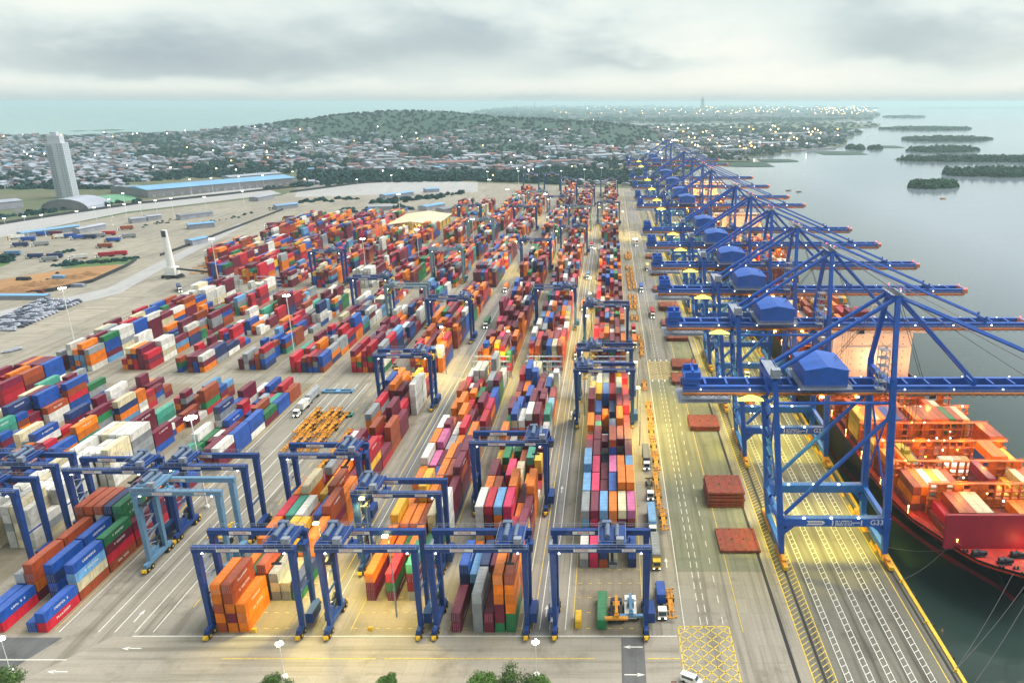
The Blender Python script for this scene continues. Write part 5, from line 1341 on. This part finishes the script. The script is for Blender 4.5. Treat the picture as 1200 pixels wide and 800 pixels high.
# ------------------------------------------------------------------ hills, town, trees, islands
nr = np.random.default_rng(5)
def hill(X, Y):
    h = 0
    for a, b, sx, sy, k in ((-1000,3050,380,420,82),(-640,3000,260,380,52),(-250,2950,310,380,62),(80,2900,200,300,30),(-1500,3000,350,300,16),(-500,2300,380,250,16),(-2400,2950,900,260,9)):
        h = h + k*np.exp(-((X-a)/sx)**2 - ((Y-b)/sy)**2)
    return h + 3*np.sin(X*.011+1)*np.cos(Y*.009) + 2*np.sin(X*.027)*np.sin(Y*.023) - 4.5
nx, ny = 150, 70
gx = np.linspace(-3600, 900, nx); gy = np.linspace(1650, 3900, ny)
V = [(float(x), float(y), float(hill(x, y))) for y in gy for x in gx]
mb = MB(); mb.v = V
for j in range(ny-1):
    for i in range(nx-1):
        a = j*nx+i
        if max(V[a][2], V[a+1][2], V[a+nx][2], V[a+nx+1][2]) < -1.5: continue
        mb.f.append((a, a+1, a+nx+1, a+nx)); mb.m.append(0)
hl = mb.build('hills', G['hill'], kind='structure')
hl.data.polygons.foreach_set('use_smooth', [True]*len(hl.data.polygons))
def ground(x, y): return max(0.0, float(hill(x, y))) if y > 1650 else 0.0
# crumpled clumps of foliage: many small faces spread through a crown's volume
def clumps(name, pts, m, kind='stuff', nf=34, label=None, **kw):
    vs, fs = [], []; o = 0
    n = len(pts)
    for (x, y, z, r, h) in pts:
        d = nr.normal(size=(nf, 3)); d /= np.linalg.norm(d, axis=1)[:, None]; d[:, 2] = np.abs(d[:, 2])
        c = d * (nr.uniform(.45, 1, nf)[:, None]) * np.array([r, r, h]) + np.array([x, y, z])
        s = r * nr.uniform(.32, .62, nf)
        u = nr.normal(size=(nf, 3)); u /= np.linalg.norm(u, axis=1)[:, None]; w_ = np.cross(u, d); w_ /= (np.linalg.norm(w_, axis=1)[:, None] + 1e-6)
        u = np.cross(d, w_)
        q = np.stack([c - u*s[:, None] , c + w_*s[:, None]*.8, c + u*s[:, None], c - w_*s[:, None]*.8], 1)
        q[:, 0] -= d*s[:, None]*.35; q[:, 2] -= d*s[:, None]*.35
        vs.append(q.reshape(-1, 3))
    v = np.concatenate(vs); nq = len(v)//4
    me = bpy.data.meshes.new(name); me.vertices.add(len(v)); me.vertices.foreach_set('co', v.ravel())
    me.loops.add(nq*4); me.loops.foreach_set('vertex_index', np.arange(nq*4)); me.polygons.add(nq)
    me.polygons.foreach_set('loop_start', np.arange(0, nq*4, 4)); me.polygons.foreach_set('loop_total', np.full(nq, 4))
    me.materials.append(m); me.update(); me.validate()
    ob = bpy.data.objects.new(name, me); COL.objects.link(ob); ob['kind'] = kind
    return ob
def inside(x, y, poly):
    c = False; j = len(poly)-1
    for i in range(len(poly)):
        if (poly[i][1] > y) != (poly[j][1] > y) and x < (poly[j][0]-poly[i][0])*(y-poly[i][1])/(poly[j][1]-poly[i][1])+poly[i][0]: c = not c
        j = i
    return c
rt = random.Random(21)
ware = P((145,236),(350,218),(350,203),(145,214))
port = P((-80,276),(60,257),(180,238),(345,219.5),(420,214),(560,212.5),(745,219),(790,210),(790,240),(300,300),(-80,300))
def free(x, y, m=14):
    if not inside(x-m, y, coast) or not inside(x+m, y, coast): return False
    if inside(x, y, port) or inside(x, y, ware): return False
    return True
TP = []       # trees
# belt of dense low trees behind the port
for _ in range(900):
    u = rt.uniform(330, 750); v = rt.uniform(203 + max(0, (430-u)*.05), 213.5 - (u-560)*.002)
    if u < 430 and v > 210: continue
    x, y = gp(u, v)
    if free(x, y, 2): TP.append((x, y, 0, rt.uniform(6, 10), rt.uniform(7, 11)))
# town: patches of houses among trees
def density(x, y):
    z = ground(x, y)
    d = .5 + .5*math.sin(x*.008+1.3)*math.cos(y*.006) + .45*math.sin(x*.019+.7*math.sin(y*.01))*math.sin(y*.013+2) + .2*math.sin(x*.05)*math.sin(y*.043)
    if z > 34: d -= .9*(z-34)/14
    if y < 1500 and -700 < x: d -= .2
    return d
HS = []
tries = 0
while len(HS) < 3200 and tries < 60000:
    tries += 1
    y = 1200 + 2300*rt.random()**1.5; s_ = px(0, y)[2]
    x = rt.uniform(-760, 560)/s_
    u, v, _ = px(x, y)
    if not (-30 < u < 1010) or not free(x, y): continue
    if density(x, y) < rt.uniform(.1, .75): continue
    if u > 330 and u < 750 and 202 < v < 215: continue
    if inside(x, y, far): continue
    HS.append((x, y, ground(x, y)))
HM = {}
def house_mesh(i):
    if i in HM: return HM[i]
    r_ = random.Random(i); w_, d_, h_ = r_.uniform(6, 12), r_.uniform(8, 16), r_.choice((3.2, 3.4, 6.2))
    wl = M['wallw'] if i % 3 else M['wall']; rf = [M['whiteroof'], M['greyroof'], M['tileroof'], M['whiteroof'], M['blueroof'] if i == 9 else M['greyroof']][i % 5]
    mb = MB().box(-w_/2, w_/2, -d_/2, d_/2, -2, h_); mb.gable(-w_/2, w_/2, -d_/2, d_/2, h_+.02, r_.uniform(.8, 2.2), m=1, axis=r_.choice('xy'))
    for x in (-w_/4, w_/4): mb.box(x-.6, x+.6, -d_/2-.05, -d_/2-.005, 1, 2.4, 2)
    HM[i] = mb.mesh('town_house', [wl, rf, M['win']]); return HM[i]
HROOF = ['white', 'grey', 'clay red', 'white', 'grey']
HS.sort(key=lambda q: q[1])
bulkh = MB()
for k, (x, y, z) in enumerate(HS):
    i = rt.randrange(15); rz = rt.uniform(-.5, .5) + rt.choice((0, math.pi/2))
    if k < 290:
        o = bpy.data.objects.new('town_house', house_mesh(i)); COL.objects.link(o); o.location = (x, y, z); o.rotation_euler.z = rz
        tag(o, 'small pale house with %s roof in the town beyond the port' % HROOF[i % 5], 'house', 'houses of the town beyond the port')
    else:
        me = house_mesh(i); c_, s_ = math.cos(rz), math.sin(rz); o_v = len(bulkh.v)
        sc_ = rt.uniform(.9, 1.7)
        bulkh.v += [(x + sc_*(v.co.x*c_ - v.co.y*s_), y + sc_*(v.co.x*s_ + v.co.y*c_), z + v.co.z*sc_) for v in me.vertices]
        mi = {0: {'white_render': 0, 'pale_render': 1}, 1: {'white_metal_roof': 2, 'grey_metal_roof': 3, 'clay_roof': 4, 'blue_metal_roof': 5}}
        for p in me.polygons:
            bulkh.f.append(tuple(o_v + q for q in p.vertices))
            nm = me.materials[p.material_index].name
            bulkh.m.append({'white_render': 0, 'pale_render': 1, 'white_metal_roof': 2, 'grey_metal_roof': 3, 'clay_roof': 4, 'blue_metal_roof': 5}.get(nm, 6))
bulkh.build('town_houses', [M['wallw'], M['wall'], M['whiteroof'], M['greyroof'], M['tileroof'], M['blueroof'], M['win']], kind='stuff')
# trees among the houses and over the hills
n = 0
while n < 8500:
    y = 1190 + 2700*rt.random()**1.35; s_ = px(0, y)[2]; x = rt.uniform(-760, 330)/s_
    u, v, _ = px(x, y); z = ground(x, y)
    if not (-40 < u < 1010) or not free(x, y, 4): continue
    if z < 26 and density(x, y) > rt.uniform(.35, 1.1): continue
    TP.append((x, y, z - 1, rt.uniform(5, 10), rt.uniform(6, 11))); n += 1
clumps('town_trees', TP, M['fol'], nf=26)
# far shore vegetation
FT = []
for _ in range(2600):
    u = rt.uniform(550, 1030); v = rt.uniform(125.5, 143.5); x, y = gp(u, v)
    if inside(x, y, far) and rt.random() < .8: FT.append((x, y, -1, rt.uniform(30, 60)*y/9000, rt.uniform(9, 16)))
for _ in range(1100):
    u = rt.uniform(740, 1030); v = rt.uniform(143.5, 176); x, y = gp(u, v)
    if free(x, y, 6) and (v < 163 or rt.random() < .25): FT.append((x, y, -1, rt.uniform(10, 22), rt.uniform(8, 14)))
clumps('far_shore_trees', FT, M['fol'], nf=18)
# mangrove islands in the bay
IS = [((1064,1122),(209,219.5),9),((1103,1290),(191,206.5),11),((1048,1290),(180,189),10),((1063,1147),(168,178),10),((1057,1161),(156,165.5),9),((1031,1140),(146,152.5),9),((993,1003),(168,174),8),((1004,1012),(167.5,175),8),((1018,1033),(168,175),8),((1035,1083),(134.6,138),8)]
for k, ((u0, u1), (v0, v1), hh) in enumerate(IS):
    pts = []; base = []
    vb = v1; vt = v0 + (v1-v0)*.45
    for i in range(24):
        a = 2*math.pi*i/24; uu = (u0+u1)/2 + (u1-u0)/2*math.cos(a)*rt.uniform(.92, 1.04); vv = (vb+vt)/2 + (vb-vt)/2*math.sin(a)*rt.uniform(.85, 1.05)
        base.append(gp(uu, vv))
    slab('island', base, -2.4, G['scrub'], 1.5)
    for _ in range(int(60 + (u1-u0)*7)):
        uu, vv = rt.uniform(u0, u1), rt.uniform(vt, vb); x, y = gp(uu, vv)
        if inside(x, y, base):
            f = y/1300
            pts.append((x, y, -2.6, rt.uniform(4, 7)*max(1, f*.8), hh*rt.choice((.5, .7, .9, 1.0, 1.35))*rt.uniform(.85, 1.1)))
    if pts: clumps('mangrove_trees', pts, M['mang'], nf=34)
# residential tower
x, y = gp(80, 231)
root = empty('residential_tower', (x, y, 0), 'tall slender white residential tower rising above the town', 'tower', rz=R(12))
MB().box(-11, 11, -9, 9, 0, 76).box(-8, 8, -7, 7, 76, 86).box(-4, 4, -4, 4, 86, 91).build('wall', M['towerw'], root)
wb = MB()
for f in range(24):
    z = 3 + f*3.05
    for xx in (-9, -5.6): wb.box(xx, xx+2.3, -9.06, -9.005, z, z+1.6)
    for xx in (2.5, 6.2): wb.box(xx, xx+2.3, -9.06, -9.005, z, z+1.6)
    for yy in (-6, -1.5, 3): wb.box(11.005, 11.06, yy, yy+2.6, z, z+1.6)
wb.build('window', M['rail'], root)
b_ = MB()
for f in range(24): b_.box(-11.3, -2.6, -10.4, -9.1, 2.2+f*3.05, 2.5+f*3.05)
b_.build('balcony', M['towerw'], root)
# domed hall, green court, long low halls at the left edge of the town
x, y = gp(90, 243)
root = empty('domed_hall', (x, y, 0), 'low white domed sports hall right of the residential tower', 'hall')
d = MB(); nn = 10
for i in range(nn):
    a0_, a1_ = math.pi*i/nn, math.pi*(i+1)/nn
    d.hexa([(-30*math.cos(a0_),-22,13*math.sin(a0_)*.9),(-30*math.cos(a1_),-22,13*math.sin(a1_)*.9),(-30*math.cos(a1_),22,13*math.sin(a1_)*.9),(-30*math.cos(a0_),22,13*math.sin(a0_)*.9),(-31*math.cos(a0_),-22.5,13.5*math.sin(a0_)),(-31*math.cos(a1_),-22.5,13.5*math.sin(a1_)),(-31*math.cos(a1_),22.5,13.5*math.sin(a1_)),(-31*math.cos(a0_),22.5,13.5*math.sin(a0_))])
d.build('roof', M['whiteroof'], root)
g = MB()
for i in range(nn):
    a0_, a1_ = math.pi*i/nn, math.pi*(i+1)/nn; g.poly([(-30*math.cos(a0_),-21.5,0),(-30*math.cos(a1_),-21.5,0),(-30*math.cos(a1_),-21.5,13*math.sin(a1_)*.9),(-30*math.cos(a0_),-21.5,13*math.sin(a0_)*.9)])
g.build('wall', M['wall'], root)
slab('green_court', P((103,241),(160,234),(155,226),(100,231)), .03, M['field'])
slab('town_road', P((-10,231),(2,231),(32,250),(22,251)), .02, G['asph'])
slab('town_road', P((345,221),(400,212),(470,204),(478,205),(420,212),(352,223)), .02, G['lane'])
slab('verge', P((352,214),(420,206),(432,208),(380,215)), .02, G['green'])
for k, (p, q, rf) in enumerate((((0,246),(28,243),'whiteroof'),((270,214),(330,209),'whiteroof'),((690,187),(730,185),'whiteroof'),((500,196),(560,194),'tileroof'),((620,195),(680,193),'tileroof'),((735,160),(775,158),'whiteroof'),((760,176),(800,174),'greyroof'),((640,176),(668,175),'whiteroof'),((430,193),(470,191),'greyroof'),((850,180),(880,179),'greyroof'),((880,172),(930,170),'whiteroof'),((905,160),(950,158),'greyroof'),((838,176),(860,175),'whiteroof'),((545,187),(575,186),'whiteroof'))):
    x, y = gp(*p); shed('town_hall', 'large %s hall standing among the town houses, %s from the camera' % ({'whiteroof':'white roofed','tileroof':'red roofed','greyroof':'grey roofed'}[rf], o_(k)), 'hall', (x, y), gp(*q), 30, 9, rf, 'wallw', 2)
# waterfront piers and the far chimney
for k, (p, q) in enumerate((((823,188),(880,187)),((862,181),(905,180)),((930,176),(975,173)))):
    (x0, y0), (x1, y1) = gp(*p), gp(*q)
    MB().bar((x0, y0, -1), (x1, y1, -1), 26, 4).build('pier', M['wall'], label='long pale waterfront pier %s beyond the far cranes' % o_(k), cat='pier')
x, y = gp(823, 131); MB().tube((0,0,0), (0,0,170), 34, 24, n=10).tube((0,0,170), (0,0,215), 8, 4, n=8).build('city_tower', M['wall'], None, (x, y, -1), label='hazy lone tower on the far city skyline', cat='tower')
for k, (u, h_) in enumerate(((606,110),(627,150),(686,120))):
    x, y = gp(u, 139); MB().tube((0,0,0), (0,0,h_), 3, 1.2, n=6).build('radio_mast', M['rail'], None, (x, y, -1), label='thin radio mast far behind the wooded hill, %s from left' % o_(k), cat='radio mast')
# far city blocks
FB = MB()
for _ in range(620):
    u = rt.choice((rt.gauss(880, 70), rt.uniform(670, 1020))); v = rt.uniform(127, 140); x, y = gp(u, v)
    if inside(x, y, far): FB.cbox((x, y, 4), (rt.uniform(30, 90), rt.uniform(30, 90), rt.uniform(14, 44)), rt.randrange(2))
FB.build('far_city', [M['wallw'], M['wall']], kind='stuff')
# lit windows and lamps of town and far shore
LW, LO = MB(), MB()
def bulb(mb, x, y, z, r): mb.hexa([(x-r,y-r,z-r),(x+r,y-r,z-r),(x+r,y+r,z-r),(x-r,y+r,z-r),(x-r,y-r,z+r),(x+r,y-r,z+r),(x+r,y+r,z+r),(x-r,y+r,z+r)])
for _ in range(110):
    y = 1220 + 2000*rt.random()**1.4; x = rt.uniform(-740, 260)/px(0, y)[2]
    if free(x, y) and -20 < px(x, y)[0] < 960: bulb(rt.choice((LW, LO, LW)), x, y, ground(x, y) + rt.uniform(8, 13), .4 + .4*y/2000)
for _ in range(80):
    u, v = rt.uniform(745, 1000), rt.uniform(150, 186); x, y = gp(u, v)
    if free(x, y): bulb(rt.choice((LW, LO)), x, y, 14, .7 + .6*y/2000)
for _ in range(170):
    u, v = rt.choice((rt.gauss(885, 60), rt.uniform(650, 1025), rt.gauss(1000, 18))), rt.uniform(126.5, 140.5); x, y = gp(u, v)
    if inside(x, y, far): bulb(rt.choice((LW, LO)), x, y, 45, .7*y/2600)
LW.build('town_lights', M['lampw'], kind='stuff'); LO.build('town_lights', M['lampo'], kind='stuff')
# boats
def boat(u, v, label, c):
    x, y = gp(u, v, WZ); r = empty('boat', (x, y, WZ), label, 'boat', 'small boats on the bay')
    MB().hexa([(-4,-1.2,-.3),(3,-1.2,-.3),(3,1.2,-.3),(-4,1.2,-.3),(-4.2,-1.5,1.0),(5,-.4,1.3),(5,.4,1.3),(-4.2,1.5,1.0)]).build('hull', M[c], r)
    MB().box(-2.6, 0, -.9, .9, 1.05, 2.6).build('cabin', M['white'], r)
boat(924, 223.5, 'small dark boat on the bay, left of two close together', 'hatch'); boat(936, 225, 'small dark boat on the bay, right of two close together', 'hatch'); boat(1105, 233, 'tiny orange boat alone on the bay below the islands', 'coam'); boat(1107, 137.5, 'white ship far out near the horizon', 'white')
# trees at the bottom edge: trunk, limbs, crown of leaf faces
def tree(x, y, h, r, label, seed):
    q = np.random.default_rng(seed); root = empty('tree', (x, y, 0), label, 'tree', 'trees along the bottom edge')
    tr = MB().tube((0,0,0), (.1,.1,h*.5), .3, .2, n=8); lobes = []
    for i in range(9):
        a = q.uniform(0, 6.28); rr_ = r*q.uniform(.3, .75); z = h*q.uniform(.55, .9)
        tr.tube((.1,.1,h*q.uniform(.3,.5)), (rr_*math.cos(a), rr_*math.sin(a), z), .12, .05, n=6); lobes.append((rr_*math.cos(a), rr_*math.sin(a), z, r*q.uniform(.3, .5)))
    lobes.append((0, 0, h*.85, r*.5)); tr.build('trunk', M['bark'], root)
    V, Fc = [], []
    for lx, ly, lz, lr in lobes:
        for _ in range(420):
            d = q.normal(size=3); d /= np.linalg.norm(d); p = np.array((lx, ly, lz)) + d*lr*q.uniform(.35, 1.08)*np.array((1,1,.8))
            u = q.normal(size=3); u /= np.linalg.norm(u); w_ = np.cross(u, d); s = q.uniform(.14, .30); o = len(V)
            V += [tuple(p-u*s), tuple(p+w_*s*.6), tuple(p+u*s), tuple(p-w_*s*.6)]; Fc.append((o, o+1, o+2, o+3))
    me = bpy.data.meshes.new('crown'); me.from_pydata(V, [], Fc); me.materials.append(M['leaf']); me.update()
    o = bpy.data.objects.new('crown', me); COL.objects.link(o); o.parent = root
for k, (u, h, r, l) in enumerate(((566, 7.5, 4.4, 'bushy green tree left of the larger one, by the bottom street lamp'), (609, 8.2, 5.2, 'largest bushy green tree in front of the bottom street lamp'), (636, 7.6, 3.6, 'round green tree right of the largest one, at the bottom edge'), (322, 7.0, 3.6, 'green tree beside the lit street lamp at the bottom left'), (457, 5.2, 2.6, 'small green treetop alone at the bottom edge'), (2, 9.5, 5.5, 'dark tree at the bottom left corner of the view'))):
    x, y = gp(u, 797, h*.8); tree(x, y - (0 if k != 2 else .5), h, r, l, k+3)

# shrubs and low trees round the far yard and the earth plot
SB = []
for (u0, v0, u1, v1, n_, r0, r1) in ((430,238,520,231,60,3,6), (398,248,436,246,26,3,5), (455,244,478,245,18,3,5), (350,238,420,232,24,2.5,5), (500,232,540,226,24,3,5), (60,312,160,303,46,1.6,3.4), (0,308,14,302,16,3,6), (60,298,90,293,22,1.2,2.6), (240,262,330,243,20,1.2,2.4), (-10,257,160,236,50,3,6), (345,219,420,213,26,3,6), (150,268,200,259,14,1.2,2.2), (20,340,70,322,12,.8,1.6)):
    for _ in range(n_):
        t = rt.random(); x, y = gp(u0*(1-t)+u1*t + rt.gauss(0, 2.5), v0*(1-t)+v1*t + rt.gauss(0, 1.0)); r = rt.uniform(r0, r1); SB.append((x, y, -.2, r, r*rt.uniform(.7, 1.2)))
clumps('shrubs', SB, M['fol'], nf=40)
